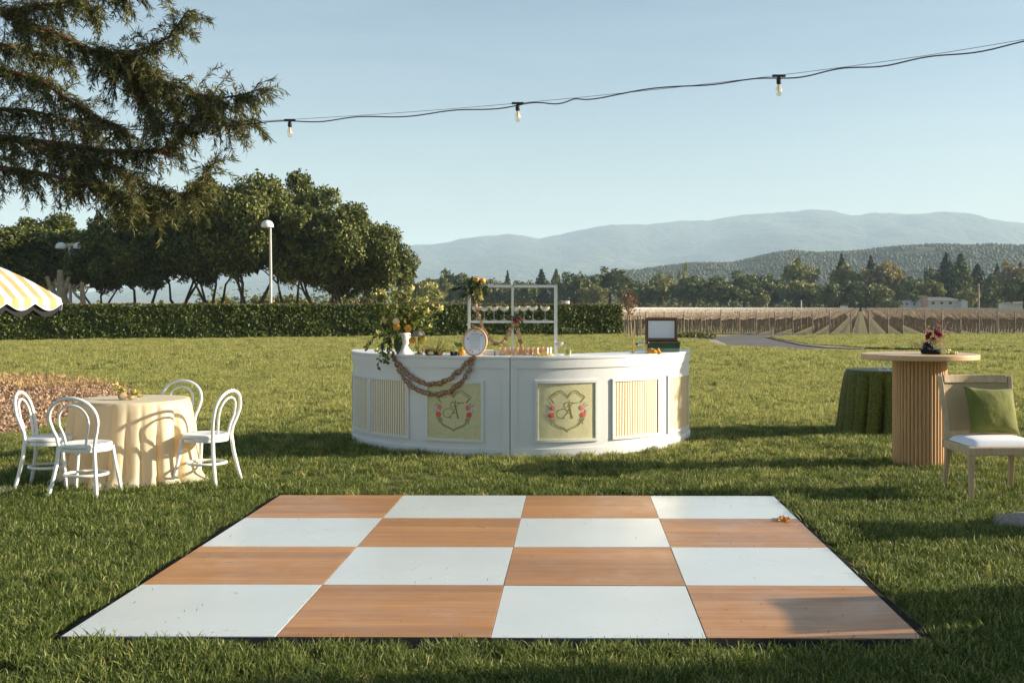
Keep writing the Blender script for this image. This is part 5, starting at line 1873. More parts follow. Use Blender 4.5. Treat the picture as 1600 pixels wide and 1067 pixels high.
t = thing('folded_cloth', 'crumpled orange cloth lying in front of the open box', 'cloth', on_bar(1022, 2.0))
mb = MB()
n_ = 12
vs = []
for i in range(n_ + 1):
    for j in range(n_ + 1):
        x, y = (i / n_ - .5) * .17, (j / n_ - .5) * .12
        e = min(i, n_ - i, j, n_ - j) / 3
        vs.append((x + .01 * math.sin(j * 1.1), y, .002 + min(1, e) * (.035 + .018 * math.sin(i * 1.2 + j * .5) + .012 * math.sin(j * 1.7 - i * .4))))
mb.add(vs, [(i * (n_ + 1) + j, (i + 1) * (n_ + 1) + j, (i + 1) * (n_ + 1) + j + 1, i * (n_ + 1) + j + 1) for i in range(n_) for j in range(n_)])
mb.build('fold', M['orange'], t, 180)

# ================================================================== FURNITURE
def bentwood(label, loc, face):
    """white bentwood chair; local +Y is the way the sitter looks"""
    t = thing('bentwood_chair', label, 'chair', loc, math.atan2(-face[0], face[1]), 'white bentwood chairs')
    return t


def bentwood_parts():
    parts = []
    mw = M['white_chair']
    parts.append(('seat', MB().lathe([(.001, .43), (.185, .43), (.2, .437), (.203, .452), (.198, .465), (.18, .469), (.16, .463), (.001, .458)], 32).mesh('seat', mw, 40)))
    parts.append(('seat_ring', MB().lathe([(.188, .4), (.196, .4), (.198, .429), (.186, .429)], 32).mesh('seat_ring', mw, 40)))
    for s in (-1, 1):
        parts.append(('leg', MB().tube([(s * .205, .2, 0), (s * .188, .178, .15), (s * .165, .155, .3), (s * .15, .14, .428)], [.0135, .016, .0175, .018], 10).mesh('leg', mw)))
        parts.append(('leg', MB().tube([(s * .215, -.24, 0), (s * .188, -.205, .15), (s * .165, -.178, .3), (s * .152, -.165, .44)], [.0135, .016, .017, .017], 10).mesh('leg', mw)))
    # back hoop continues the rear legs
    P = []
    for k in range(25):
        a = PI * k / 24
        if k == 0:
            P += [Vector((.152, -.165, .44)), Vector((.166, -.172, .52)), Vector((.187, -.19, .58)), Vector((.201, -.205, .635))]
        P.append(Vector((.206 * math.cos(a), -.215 - .045 * math.sin(a), 0.665 + .185 * math.sin(a) ** .9)))
        if k == 24:
            P += [Vector((-.201, -.205, .635)), Vector((-.187, -.19, .58)), Vector((-.166, -.172, .52)), Vector((-.152, -.165, .44))]
    parts.append(('back_hoop', MB().tube(P, .0145, 10).mesh('back_hoop', mw, 60)))
    P = []
    for k in range(21):
        a = PI * k / 20
        if k == 0:
            P += [Vector((.085, -.172, .455)), Vector((.098, -.185, .54)), Vector((.118, -.2, .6)), Vector((.125, -.21, .63))]
        P.append(Vector((.125 * math.cos(a), -.213 - .035 * math.sin(a), .655 + .135 * math.sin(a) ** .9)))
        if k == 20:
            P += [Vector((-.125, -.21, .63)), Vector((-.118, -.2, .6)), Vector((-.098, -.185, .54)), Vector((-.085, -.172, .455))]
    parts.append(('inner_hoop', MB().tube(P, .0105, 8).mesh('inner_hoop', mw, 60)))
    ring = [(.17 * math.cos(a), .165 * math.sin(a) - .012, .205) for a in np.linspace(0, 2 * PI, 32, endpoint=False)]
    parts.append(('stretcher_ring', MB().tube(ring, .0125, 8, True).mesh('stretcher_ring', mw, 60)))
    return parts


bparts = bentwood_parts()
for lab, loc, face in [
    ('white bentwood chair nearest the camera, its back turned to us', (-3.97, 9.6, 0), (.1, 1)),
    ('white bentwood chair at the right of the yellow table, side on', (-3.19, 10.28, 0), (-1, .27)),
    ('leftmost white bentwood chair, half hidden by the chair in front of it', (-4.47, 10.05, 0), (1, .12)),
    ('white bentwood chair behind the yellow table, only its hoop showing', (-3.83, 11.3, 0), (-.05, -1))]:
    t = bentwood(lab, loc, face)
    for nm, me in bparts:
        link(nm, me, t)

def satin(name, col, tr=.25, dots=False):
    m, nt, p = nodes_of(name)
    L = nt.links
    p.inputs['Base Color'].default_value = (*col, 1)
    p.inputs['Roughness'].default_value = .5
    p.inputs['Sheen Weight'].default_value = .1
    p.inputs['Specular IOR Level'].default_value = .2 if dots else .5
    tc = nt.nodes.new('ShaderNodeTexCoord')
    src = None
    if dots:
        mp = nt.nodes.new('ShaderNodeMapping')
        mp.inputs['Rotation'].default_value = (0, 0, R(30))
        mp.inputs['Scale'].default_value = (1, 1, 1)
        L.new(tc.outputs['UV'], mp.inputs[0])
        wv = nt.nodes.new('ShaderNodeTexVoronoi')
        wv.inputs['Scale'].default_value = 46
        wv.inputs['Randomness'].default_value = .55
        L.new(mp.outputs[0], wv.inputs['Vector'])
        rp = ramp(nt, [(.15, tuple(np.array(col) * 1.5)), (.6, tuple(np.array(col) * .6))])
        L.new(wv.outputs[0], rp.inputs[0])
        L.new(rp.outputs[0], p.inputs['Base Color'])
        src = rp.outputs[0]
        b = nt.nodes.new('ShaderNodeBump')
        b.inputs['Strength'].default_value = .25
        b.inputs['Distance'].default_value = .006
        L.new(wv.outputs[0], b.inputs['Height'])
        L.new(b.outputs[0], p.inputs['Normal'])
    else:
        n = nt.nodes.new('ShaderNodeTexNoise')
        n.inputs['Scale'].default_value = 7
        n.inputs['Detail'].default_value = 5
        L.new(tc.outputs['Object'], n.inputs['Vector'])
        b = nt.nodes.new('ShaderNodeBump')
        b.inputs['Strength'].default_value = .3
        b.inputs['Distance'].default_value = .02
        L.new(n.outputs[0], b.inputs['Height'])
        L.new(b.outputs[0], p.inputs['Normal'])
    t = nt.nodes.new('ShaderNodeBsdfTranslucent')
    t.inputs['Color'].default_value = (*(col if dots else (.92, .64, .26)), 1)
    if src:
        L.new(src, t.inputs['Color'])
    mx = nt.nodes.new('ShaderNodeMixShader')
    mx.inputs[0].default_value = tr
    L.new(p.outputs[0], mx.inputs[1])
    L.new(t.outputs[0], mx.inputs[2])
    L.new(mx.outputs[0], nt.nodes['Material Output'].inputs['Surface'])
    return m


M['yellow_satin'] = satin('pale yellow satin', (.93, .85, .60), .45)
M['green_sequin'] = satin('green shimmering cloth', (.125, .13, .010), .1, True)


def cloth(rt, h, seed, folds, amp, flare, puddle=.0):
    g = random.Random(seed)
    na, nz = 220, 26
    ph = [(k, g.uniform(0, 6.28), g.uniform(.5, 1)) for k in folds]
    mb = MB()
    vs, uv = [], []
    vs.append((0, 0, h))
    rows = []
    for r in (rt * .5, rt * .93):
        rows.append([(r * math.cos(2 * PI * j / na), r * math.sin(2 * PI * j / na), h + .0005 * math.sin(j)) for j in range(na)])
    for i in range(nz + 1):
        t = i / nz
        row = []
        for j in range(na):
            a = 2 * PI * j / na
            k0 = folds[0]
            f = math.sin(k0 * a + ph[0][1] + 1.5 * math.sin(2 * a + ph[1][1]) + .9 * math.sin(3 * a + ph[2][1]) + .25 * math.sin(t * 3 + a))
            f = (1 - 2.2 * (1 - abs(f)) ** 2) * (.6 + .4 * math.sin(3 * a + ph[1][1])) + .12 * math.sin(2.3 * k0 * a + t * 1.5)
            e = t ** .55
            rr = rt + (flare * t + amp * f * e) + .008 * (1 - math.exp(-t * 20))
            z = h - .004 - (h - .006) * t if t > 0 else h - .002
            if puddle and t > .86:
                k_ = (t - .86) / .14
                rr += puddle * k_ ** 1.5 * (.55 + .6 * math.sin(5 * a + seed) + .3 * f)
                z = z * (1 - .3 * k_) + .012 * abs(f) * k_ + .004
            row.append((rr * math.cos(a), rr * math.sin(a), max(z, .004)))
        rows.append(row)
    o = 1
    fs = [(0, 1 + j, 1 + (j + 1) % na) for j in range(na)]
    for row in rows:
        vs += row
    for i in range(len(rows) - 1):
        for j in range(na):
            a, b = 1 + i * na + j, 1 + i * na + (j + 1) % na
            fs.append((a, a + na, b + na, b))
    mb.add(vs, fs)
    return mb


def draped_table(name, label, loc, rt, h, seed, folds, amp, flare, m, puddle):
    t = thing(name, label, 'table', loc)
    me = cloth(rt, h, seed, folds, amp, flare, puddle).mesh('tablecloth', m, 80)
    uvl = me.uv_layers.new(name='UVMap')
    co = np.array([v.co for v in me.vertices])
    ang = np.arctan2(co[:, 1], co[:, 0]) * rt
    for l in me.loops:
        uvl.data[l.index].uv = (ang[l.vertex_index], co[l.vertex_index][2])
    link('tablecloth', me, t)
    MB().lathe([(.001, h - .03), (rt - .015, h - .03), (rt - .01, h - .012), (.001, h - .012)], 32).build('table_top', M['post_wood'], t)
    MB().lathe([(.25, 0), (.25, .02), (.04, .05), (.04, h - .031)], 16).build('pedestal', M['black_rubber'], t)
    return t


TC = Vector((-3.93, 10.5, 0))
draped_table('draped_table', 'round table under a pale yellow satin cloth that pools on the grass', TC, .50, .755, 3, (8, 9, 13), .06, .08, M['yellow_satin'], .11)
draped_table('draped_table', 'round table under a shimmering dark green cloth, behind the fluted table', (4.12, 14.55, 0), .53, .80, 8, (9, 11, 16), .095, .06, M['green_sequin'], .03)

# citrus sprig on the yellow table
t = thing('citrus_sprig', 'halved lemon with yellow flowers and leaves on the yellow table', 'centrepiece', TC + Vector((-.02, -.12, .7555)))
o = MB().ball((-.02, 0, .032), (.042, .036, .034), 14, 10).build('lemon', M['lime'], t, 180)
q = MB().lathe([(.001, .001), (.031, .001), (.0345, 0), (.033, -.004), (.001, -.004)], 18).build('cut_face', M['pulp'], o)
q.location = (.0, -.034, .035)
q.rotation_euler = (R(80), 0, R(14))
MB().ball((.05, .01, .027), (.034, .03, .027), 12, 9).build('lemon', M['pulp'], t, 180)
mb, m2 = MB(), MB()
for (ex, ey, ez) in ((-.1, .06, .13), (-.14, .04, .12), (-.07, .05, .1), (.13, 0, .06), (.16, .02, .03), (-.02, .06, .08), (.08, .05, .07), (.15, -.03, .06)):
    mb.tube([(0, .02, .02), (ex * .5, ey, ez * .6 + .02), (ex, ey, ez)], [.003, .003, .002], 4)
    for k in range(9):
        m2.leaf((ex * rnd.uniform(.75, 1.05), ey, ez * rnd.uniform(.8, 1.05)), (rnd.gauss(0, 1), rnd.gauss(0, 1), rnd.gauss(.2, 1)), .04, .018, curl=.4)
    mb.leaf((ex * .6, ey, ez * .7), (rnd.gauss(0, 1), rnd.gauss(0, 1), .3), .06, .022)
mb.build('stems', M['arr_leaf'], t)
m2.build('petals', M['yellow_flower'], t, None)

# wine glasses on the green table
wine = MB().lathe([(.036, 0), (.036, .003), (.006, .008), (.004, .02), (.004, .095), (.012, .105), (.036, .135), (.04, .17), (.035, .21)], 18).mesh('bowl', M['wine_glass'])
for i, (px, dy) in enumerate(((1375, .05), (1387, .0), (1397, .08))):
    t = thing('wine_glass', 'stemmed glass on the green table, %s of three' % ['leftmost', 'middle', 'rightmost'][i], 'glass', ((px - PX0) * (14.3 + dy) / FPX, 14.3 + dy, .8008), 0, 'glasses on the green table')
    link('bowl', wine, t)

# fluted cocktail table
CT = Vector(((1437 - PX0) * 11.55 / FPX, 11.55, 0))
ctab = thing('cocktail_table', 'tall round oak cocktail table on a fluted drum base', 'table', CT)
CH = 1.6 - (552.5 - PY0) * 11.55 / FPX
bevel(MB().lathe([(.001, CH - .055), (.565, CH - .055), (.572, CH - .048), (.572, CH - .006), (.566, CH), (.001, CH)], 72).build('table_top', M['oak_top'], ctab, 30), .002)
MB().lathe([(.247, 0), (.247, CH - .0555)], 48).build('drum', M['oak_light'], ctab)
ns = 44
wS = 2 * PI * .252 / ns
mb = MB()
prof = [(-wS * .46, 0), (-wS * .42, .010), (-wS * .2, .018), (wS * .2, .018), (wS * .42, .010), (wS * .46, 0)]
vs = [(x, -y, 0.002) for x, y in prof] + [(x, -y, CH - .056) for x, y in prof]
mb.add(vs, [(i, i + 1, i + 7, i + 6) for i in range(5)] + [(5, 4, 3, 2, 1, 0), (6, 7, 8, 9, 10, 11)])
slat_me = mb.mesh('slat', M['oak_light'], 50)
for k in range(ns):
    a = 2 * PI * k / ns
    o = link('slat', slat_me, ctab, (.247 * math.sin(a), -.247 * math.cos(a), 0))
    o.rotation_euler = (0, 0, a)

t = thing('flower_arrangement', 'small plum and blush flower arrangement in a black bowl on the cocktail table', 'flowers', CT + Vector((0.09, -.08, CH + .0005)))
MB().lathe([(.001, 0), (.085, 0), (.1, .012), (.105, .045), (.095, .05), (.001, .045)], 24).build('bowl', M['black_cloth'], t)
mb = MB()
for k in range(30):
    mb.ball((rnd.gauss(-.045, .022), rnd.gauss(-.03, .02), .075 + rnd.gauss(.01, .02)), .016, 7, 5)
mb.build('dark_berries', M['grape_dark'], t, 180)
ms, mp_, mq = MB(), MB(), MB()
sc_ = 11.55 / FPX
for (px, py) in [(1411, 529), (1408, 531), (1416, 533), (1436, 508), (1440, 512), (1455, 500), (1468, 497), (1462, 505), (1475, 503), (1467, 512), (1462, 515), (1445, 520), (1434, 530), (1430, 538), (1466, 524), (1472, 520), (1456, 510), (1468, 508), (1450, 515), (1437, 516), (1465, 532), (1470, 536), (1431, 534), (1458, 522), (1440, 510), (1478, 513), (1455, 530)]:
    e = Vector(((px - 1446) * sc_, rnd.uniform(-.08, .08), (551 - py) * sc_))
    ms.tube([(0, 0, .03), Vector((e.x * .35, e.y * .5, e.z * .6)), e], [.003, .0025, .0012], 4)
    for k in range(9):
        tt = rnd.uniform(.55, 1.02)
        mp_.leaf(Vector((e.x * tt, e.y * tt, e.z * tt)) + Vector((rnd.gauss(0, .008), rnd.gauss(0, .008), rnd.gauss(0, .008))), (rnd.gauss(0, 1), rnd.gauss(0, 1), rnd.gauss(.4, .8)), rnd.uniform(.014, .03), .010)
for (px, py, s_) in [(1440, 521, 1.0), (1452, 518, 1.1), (1437, 525, .9), (1456, 522, .8), (1447, 527, .7)]:
    c = Vector(((px - 1446) * sc_, -.06, (551 - py) * sc_))
    for k in range(26):
        mq.leaf(c + Vector((rnd.gauss(0, .006), rnd.gauss(0, .006), rnd.gauss(0, .006))), (rnd.gauss(0, 1), rnd.gauss(-.4, .8), rnd.gauss(.2, .8)), .034 * s_, .022 * s_, curl=.6)
ms.build('stems', M['twig'], t)
mp_.build('buds', M['blush_flower'], t, None)['kind'] = 'stuff'
mq.build('petals', M['plum_flower'], t, None)
o = MB().ball((.03 + (1459 - 1453) * sc_, -.16, .031), (.034, .03, .031), 14, 10).build('lime_half', M['lime'], t, 180)
q = MB().lathe([(.001, .001), (.026, .001), (.0285, 0), (.027, -.004), (.001, -.004)], 18).build('cut_face', M['lime_flesh'], o)
q.location = (.06, -.189, .033)
q.rotation_euler = (R(84), 0, R(-12))
gb = MB()
for k in range(22):
    x = rnd.uniform(.1, .24)
    gb.ball((x, rnd.gauss(-.12, .02), .015 + rnd.choice([0, 0, .024]) * (x < .18)), .0155, 8, 6)
tag(gb.build('grape_bunch', M['grape_green'], loc=CT + Vector((0.09, -.04, CH + .0005)), smooth=180), 'small bunch of green grapes on the cocktail table beside the flowers', 'fruit')

# cane-back chair
def slab_path(mb, pts, w, d):
    """rectangular bar along a path; w across X, d across Y"""
    vs, fs = [], []
    for p in pts:
        x, y, z = p[:3]
        ww, dd = (p[3], p[4]) if len(p) > 3 else (w, d)
        vs += [(x - ww / 2, y - dd / 2, z), (x + ww / 2, y - dd / 2, z), (x + ww / 2, y + dd / 2, z), (x - ww / 2, y + dd / 2, z)]
    for i in range(len(pts) - 1):
        k = i * 4
        for a in range(4):
            fs.append((k + a, k + (a + 1) % 4, k + 4 + (a + 1) % 4, k + 4 + a))
    n = len(pts) * 4
    fs += [(3, 2, 1, 0), (n - 4, n - 3, n - 2, n - 1)]
    return mb.add(vs, fs)


def cane_mat():
    m, nt, p = nodes_of('woven cane')
    L = nt.links
    tc = nt.nodes.new('ShaderNodeTexCoord')
    facs = []
    for rot in (45, -45):
        mp = nt.nodes.new('ShaderNodeMapping')
        mp.inputs['Rotation'].default_value = (0, R(rot), 0)
        L.new(tc.outputs['Object'], mp.inputs[0])
        w = nt.nodes.new('ShaderNodeTexWave')
        w.inputs['Scale'].default_value = 34
        L.new(mp.outputs[0], w.inputs['Vector'])
        facs.append(w)
    mx = nt.nodes.new('ShaderNodeMath')
    mx.operation = 'MAXIMUM'
    L.new(facs[0].outputs['Fac'], mx.inputs[0])
    L.new(facs[1].outputs['Fac'], mx.inputs[1])
    rp = ramp(nt, [(.35, (.16, .12, .06)), (.7, (.46, .36, .20))])
    L.new(mx.outputs[0], rp.inputs[0])
    L.new(rp.outputs[0], p.inputs['Base Color'])
    p.inputs['Roughness'].default_value = .7
    ra = ramp(nt, [(.30, (.35, .35, .35)), (.5, (1, 1, 1))])
    L.new(mx.outputs[0], ra.inputs[0])
    L.new(ra.outputs[0], p.inputs['Alpha'])
    return m


M['cane_weave'] = cane_mat()


def cane_chair(label, loc, rz):
    t = thing('cane_chair', label, 'chair', loc, rz, 'cane-back wooden chairs')
    m = M['oak_grey']
    hw, fd = .30, .28          # half width, half depth; local -Y is the front
    for s in (-1, 1):
        bevel(slab_path(MB(), [(s * (hw + .005), -fd - .015, 0, .032, .032), (s * hw, -fd, .2, .042, .042), (s * hw, -fd, .375, .052, .052)], .05, .05).build('leg', m, t, None), .004)
        bevel(slab_path(MB(), [(s * (hw - .01), fd + .07, 0, .034, .038), (s * (hw - .015), fd + .03, .2, .042, .046), (s * (hw - .02), fd, .375, .05, .05)], .05, .05).build('leg', m, t, None), .004)
        # curved stile of the barrel back
        bevel(slab_path(MB(), [(s * (hw - .005), fd - .0, .44, .045, .05), (s * (hw - .01), fd + .03, .6, .04, .045), (s * hw, fd + .08, .8, .038, .042), (s * (hw + .01), fd + .13, .99, .036, .036)], .04, .04).build('stile', m, t, None), .005)
    mb = MB()
    mb.box(-hw - .03, hw + .03, -fd - .03, -fd + .02, .3755, .445)
    mb.box(-hw - .03, hw + .03, fd - .02, fd + .03, .3755, .445)
    mb.box(-hw - .03, -hw + .02, -fd + .0205, fd - .0205, .3755, .445)
    mb.box(hw - .02, hw + .03, -fd + .0205, fd - .0205, .3755, .445)
    bevel(mb.build('seat_rail', m, t, None), .008)
    def arch(z0, z1, y0, y1, th, name, mm, a=.05):
        mb = MB()
        vs, fs = [], []
        n = 14
        for i in range(n + 1):
            x = (i / n * 2 - 1) * (hw - .02)
            dy = a * (1 - (2 * i / n - 1) ** 2)
            vs += [(x, y0 + dy - th / 2, z0), (x, y0 + dy + th / 2, z0), (x, y1 + dy + th / 2, z1), (x, y1 + dy - th / 2, z1)]
        for i in range(n):
            k = i * 4
            for q in range(4):
                fs.append((k + q, k + (q + 1) % 4, k + 4 + (q + 1) % 4, k + 4 + q))
        fs += [(3, 2, 1, 0), (n * 4, n * 4 + 1, n * 4 + 2, n * 4 + 3)]
        mb.add(vs, fs)
        return mb.build(name, mm, t, 50)
    bevel(arch(.925, .995, fd + .113, fd + .131, .036, 'top_rail', m), .006)
    arch(.52, .924, fd + .015, fd + .113, .006, 'cane_panel', M['cane_weave'])
    bevel(arch(.47, .519, fd + .006, fd + .015, .03, 'lower_rail', m), .004)
    c = MB()
    n = 16
    vs, fs = [], []
    for i in range(n + 1):
        for j in range(n + 1):
            u, v = i / n * 2 - 1, j / n * 2 - 1
            e = (1 - abs(u) ** 6) * (1 - abs(v) ** 6)
            vs.append((u * (hw - .005), v * (fd - .012), .447 + .05 * e ** .4 + .008 * math.cos(u * 1.5) * math.cos(v * 1.5)))
    k0 = len(vs)
    fs = [(i * (n + 1) + j, (i + 1) * (n + 1) + j, (i + 1) * (n + 1) + j + 1, i * (n + 1) + j + 1) for i in range(n) for j in range(n)]
    c.add(vs, fs)
    c.box(-hw + .015, hw - .015, -fd + .02, fd - .02, .40, .452)
    c.build('seat_pad', M['seat_white'], t, 60)
    return t


CL = Vector((3.63, 9.72, 0))
cane_chair('weathered cane-back chair with a white seat pad at the right edge', CL, R(2))
def pillow(mb, w, h, d, n=18):
    vs, fs = [], []
    for side in (1, -1):
        o = len(vs)
        for i in range(n + 1):
            for j in range(n + 1):
                u, v = i / n * 2 - 1, j / n * 2 - 1
                e = max(0, (1 - u * u) * (1 - v * v)) ** .42
                pin = 1 - .09 * (1 - v * v) * abs(u) ** 3 - 0 * u
                pin2 = 1 - .09 * (1 - u * u) * abs(v) ** 3
                wr = .012 * math.sin(u * 9 + v * 4) * (abs(u) ** 2 + abs(v) ** 2) * .5
                vs.append((u * w / 2 * pin, side * (d / 2 * e + wr * e), v * h / 2 * pin2))
        for i in range(n):
            for j in range(n):
                a = o + i * (n + 1) + j
                q = (a, a + 1, a + n + 2, a + n + 1)
                fs.append(q if side > 0 else q[::-1])
    mb.add(vs, fs)
    return mb


p = pillow(MB(), .46, .42, .17).build('throw_pillow', M['velvet'], None, 180, loc=(CL.x + .06, CL.y + .20, .70))
p.rotation_euler = (R(-22), R(3), R(8))
tag(p, 'olive green velvet cushion leaning in the cane-back chair', 'cushion')
# a second chair of the set stands just out of frame at right; its shadow falls on the floor's near corner
cane_chair('matching cane-back chair outside the right picture edge, level with the floor corner', (3.8, 6.22, 0), R(-90))
cane_chair('matching cane-back chair outside the right picture edge, nearest the camera', (3.65, 5.5, 0), R(-90))
cane_chair('matching cane-back chair outside the right picture edge, beside the flat stone', (4.6, 8.3, 0), R(-90))

# flat stone at the right edge, parasol foot at the left edge
mb = MB()
mb.lathe([(.001, .07), (.2, .075), (.26, .062), (.285, .03), (.29, 0)], 26, wob=lambda a, z: 1 + .1 * math.sin(2 * a + 1) + .05 * math.sin(5 * a) + .03 * math.sin(9 * a + z * 40))
tag(mb.build('stone', M['stone'], loc=gnd(1622, 822)), 'flat speckled grey stone in the grass at the right edge', 'stone')
mb = MB().lathe([(.001, .05), (.03, .055), (.05, .04), (.06, 0)], 14, wob=lambda a, z: 1 + .2 * math.sin(3 * a))
tag(mb.build('stone', M['seat_white'], loc=gnd(1026, 703)), 'small pale stone in the grass at the foot of the bar', 'stone')

# ------------------------------------------------------------------ striped parasol
PB = gnd(-36, 776)
par = thing('parasol', 'yellow and white striped parasol with a scalloped edge at the left border', 'parasol', PB)
MB().lathe([(.001, .075), (.05, .075), (.3, .05), (.33, .03), (.335, 0)], 36).build('base', M['concrete'], par)
PZ = at(0, 466, PB.y).z
apex = at(0, 408, PB.y).z
MB().tube([(0, 0, .06), (0, 0, apex + .02)], .019, 12).build('pole', M['metal_white'], par)
PR, NP_ = .72, 6
ph0 = R(-3)
mb, mv, ml, mr = MB(), MB(), MB(), MB()
def can_z(f):
    return PZ + (apex - PZ) * (1 - f ** 1.4)
for k in range(NP_):
    a0, a1 = ph0 + 2 * PI * k / NP_, ph0 + 2 * PI * (k + 1) / NP_
    e0 = Vector((math.cos(a0), math.sin(a0), 0)) * PR
    e1 = Vector((math.cos(a1), math.sin(a1), 0)) * PR
    NS = 13                     # parallel stripes running down each gore
    mid = (e0 + e1) / 2
    half = (e1 - e0).length / 2
    dirr = mid.normalized()
    tang = (e1 - e0).normalized()
    res = 4
    N = NS * res
    for i in range(N):
        for side in (0,):
            u0, u1 = -1 + 2 * i / N, -1 + 2 * (i + 1) / N
            rows = 9
            vs, fs = [], []
            for u in (u0, u1):
                d0 = abs(u) * mid.length
                for r_ in range(rows + 1):
                    d = d0 + (mid.length - d0) * r_ / rows
                    f = d / mid.length
                    p_ = dirr * d + tang * u * half
                    vs.append((p_.x, p_.y, can_z(f)))
            for r_ in range(rows):
                fs.append((r_, r_ + 1, rows + 2 + r_, rows + 1 + r_))
            mb.add(vs, fs, (i // res) % 2)
    # valance with scallops: two per gore, black inner layer hanging lower
    n = 48
    for lay, (mbx, rad, low, z0) in enumerate(((mv, 1.004, .0, .0), (ml, .975, .055, .01))):
        vs, fs, ms = [], [], []
        for i in range(n + 1):
            u = i / n
            p_ = e0.lerp(e1, u) * rad
            dz = .045 + .055 * abs(math.sin(PI * u * 3)) ** 1.2 + low
            vs += [(p_.x, p_.y, PZ - z0), (p_.x * 1.01, p_.y * 1.01, PZ - dz)]
        for i in range(n):
            q = i * 2
            mbx.add([vs[q], vs[q + 1], vs[q + 3], vs[q + 2]], [(0, 1, 2, 3)], int(i / n * NS) % 2 if lay == 0 else 0)
    mr.tube([(0, 0, apex - .03), Vector((e0.x * .5, e0.y * .5, can_z(.5) - .02)), Vector((e0.x * .98, e0.y * .98, PZ - .015))], .006, 6)
mb.build('canopy', [M['seat_white'], mat('golden stripe canvas', (.48, .33, .14), .85)], par, 50)
va = mv.build('valance', [M['seat_white'], MATS['golden stripe canvas']], par, 50)
ml.build('lining', M['black_cloth'], par, 50)
mr.build('ribs', M['metal_white'], par)
edge = MB()
for k in range(NP_):
    a0, a1 = ph0 + 2 * PI * k / NP_, ph0 + 2 * PI * (k + 1) / NP_
    e0 = Vector((math.cos(a0), math.sin(a0), 0)) * PR
    e1 = Vector((math.cos(a1), math.sin(a1), 0)) * PR
    edge.tube([Vector((0, 0, PZ - .045 - .055 * abs(math.sin(PI * i / 24)) ** 1.2)) + e0.lerp(e1, i / 48 * 1.0) * 1.018 if False else Vector((0, 0, PZ - .045 - .055 * abs(math.sin(PI * i / 48 * 3)) ** 1.2)) + e0.lerp(e1, i / 48) * 1.018 for i in range(49)], .0045, 5)
edge.build('piping', M['seat_white'], va)

# ------------------------------------------------------------------ string of festoon bulbs
wire_px = [(-420, 222, 12.2), (-150, 212, 11.6), (57, 205, 11.2), (200, 200, 10.9), (320, 195, 10.7), (453, 189.5, 10.4), (560, 183.5, 10.2), (690, 175, 9.9), (809, 163.5, 9.65), (880, 158, 9.5), (930, 151, 9.4), (1090, 131, 9.1), (1217, 121, 8.85), (1330, 106, 8.6), (1450, 90, 8.4), (1600, 65, 8.1), (1800, 28, 7.75), (2150, -46, 7.2), (4120, -450, 4.9)]
P = [at(x, y, Y) for x, y, Y in wire_px]
sl = thing('string_lights', 'festoon string with clear bulbs hanging across the sky', 'string lights', P[5])
O = P[5]
def spath(pts, n=8):
    out = []
    for i in range(len(pts) - 1):
        a, b, c, d = pts[max(i - 1, 0)], pts[i], pts[i + 1], pts[min(i + 2, len(pts) - 1)]
        for k in range(n):
            t = k / n
            out.append(0.5 * ((2 * b) + (c - a) * t + (2 * a - 5 * b + 4 * c - d) * t * t + (3 * b - a - 3 * c + d) * t ** 3))
    return out + [pts[-1]]
cab = spath(P, 10)
cab = [p_ + Vector((0, 0, .012 * math.sin(i * .55) - .008)) - O for i, p_ in enumerate(cab)]
MB().tube(cab, .005, 6).build('cable', M['black_cable'], sl)
gw = spath([at(x, y, Y) for x, y, Y in [(-420, 219, 12.2), (57, 203, 11.2), (453, 187, 10.4), (809, 161.5, 9.65), (1217, 118, 8.85), (1600, 62, 8.1), (2150, -48, 7.2), (4120, -453, 4.9)]], 20)
MB().tube([p_ - O + Vector((0, .004, .0)) for p_ in gw], .0022, 4).build('guide_wire', M['black_cable'], sl)
sock_me = MB().lathe([(.001, .012), (.012, .012), (.014, 0), (.019, -.006), (.019, -.04), (.016, -.046), (.001, -.046)], 14).mesh('socket', M['black_cable'])
bulb_me = MB().lathe([(.013, -.046), (.014, -.055), (.021, -.075), (.026, -.098), (.024, -.118), (.015, -.134), (.001, -.14)], 16).mesh('bulb', M['bulb_glass'])
fil_me = MB().lathe([(.004, -.05), (.008, -.07), (.009, -.105), (.002, -.112)], 8).mesh('filament', M['filament'])
clip_me = MB().box(-.05, .05, -.01, .01, -.003, .014).mesh('clip', M['black_cable'], None)
for (x, y, Y) in [(453, 191, 10.4), (809, 165, 9.65), (1217, 122.5, 8.85), (1690, 50, 7.9)]:
    o = link('socket', sock_me, sl, at(x, y, Y) - O)
    link('bulb', bulb_me, o)
    link('filament', fil_me, o)
    link('clip', clip_me, o, (0, 0, .012))
for i, (q, lab) in enumerate(((P[0], 'wooden post holding the left end of the string lights'), (P[-1], 'wooden post holding the right end of the string lights'))):
    t = thing('light_post', lab, 'post', (q.x, q.y, 0), 0, 'posts of the string lights')
    MB().tube([(0, 0, -.1), (0, 0, q.z + .1)], .04, 10).build('shaft', M['post_wood'], t)
    MB().tube([(0, -.04, q.z), (0, -.07, q.z + .01), (0, -.06, q.z + .04)], .006, 6).build('hook', M['black_cable'], t)

# ------------------------------------------------------------------ oaks outside the frame at right: they throw the long shade bands over the lawn
for (x, y, s, sz, lab, v) in [(9.0, 14.95, .20, .52, 'small round tree beyond the right picture edge, level with the bar', 0), (11.5, 5.5, .26, .58, 'small round tree beyond the right picture edge, near the camera', 1)]:
    t = thing('live_oak', lab, 'tree', (x, y, 0), v * 2.0, 'oaks outside the frame')
    t.scale = (s, s, sz)
    link('trunk', oak_variants[v][0], t)
    link('crown', oak_variants[v][1], t)

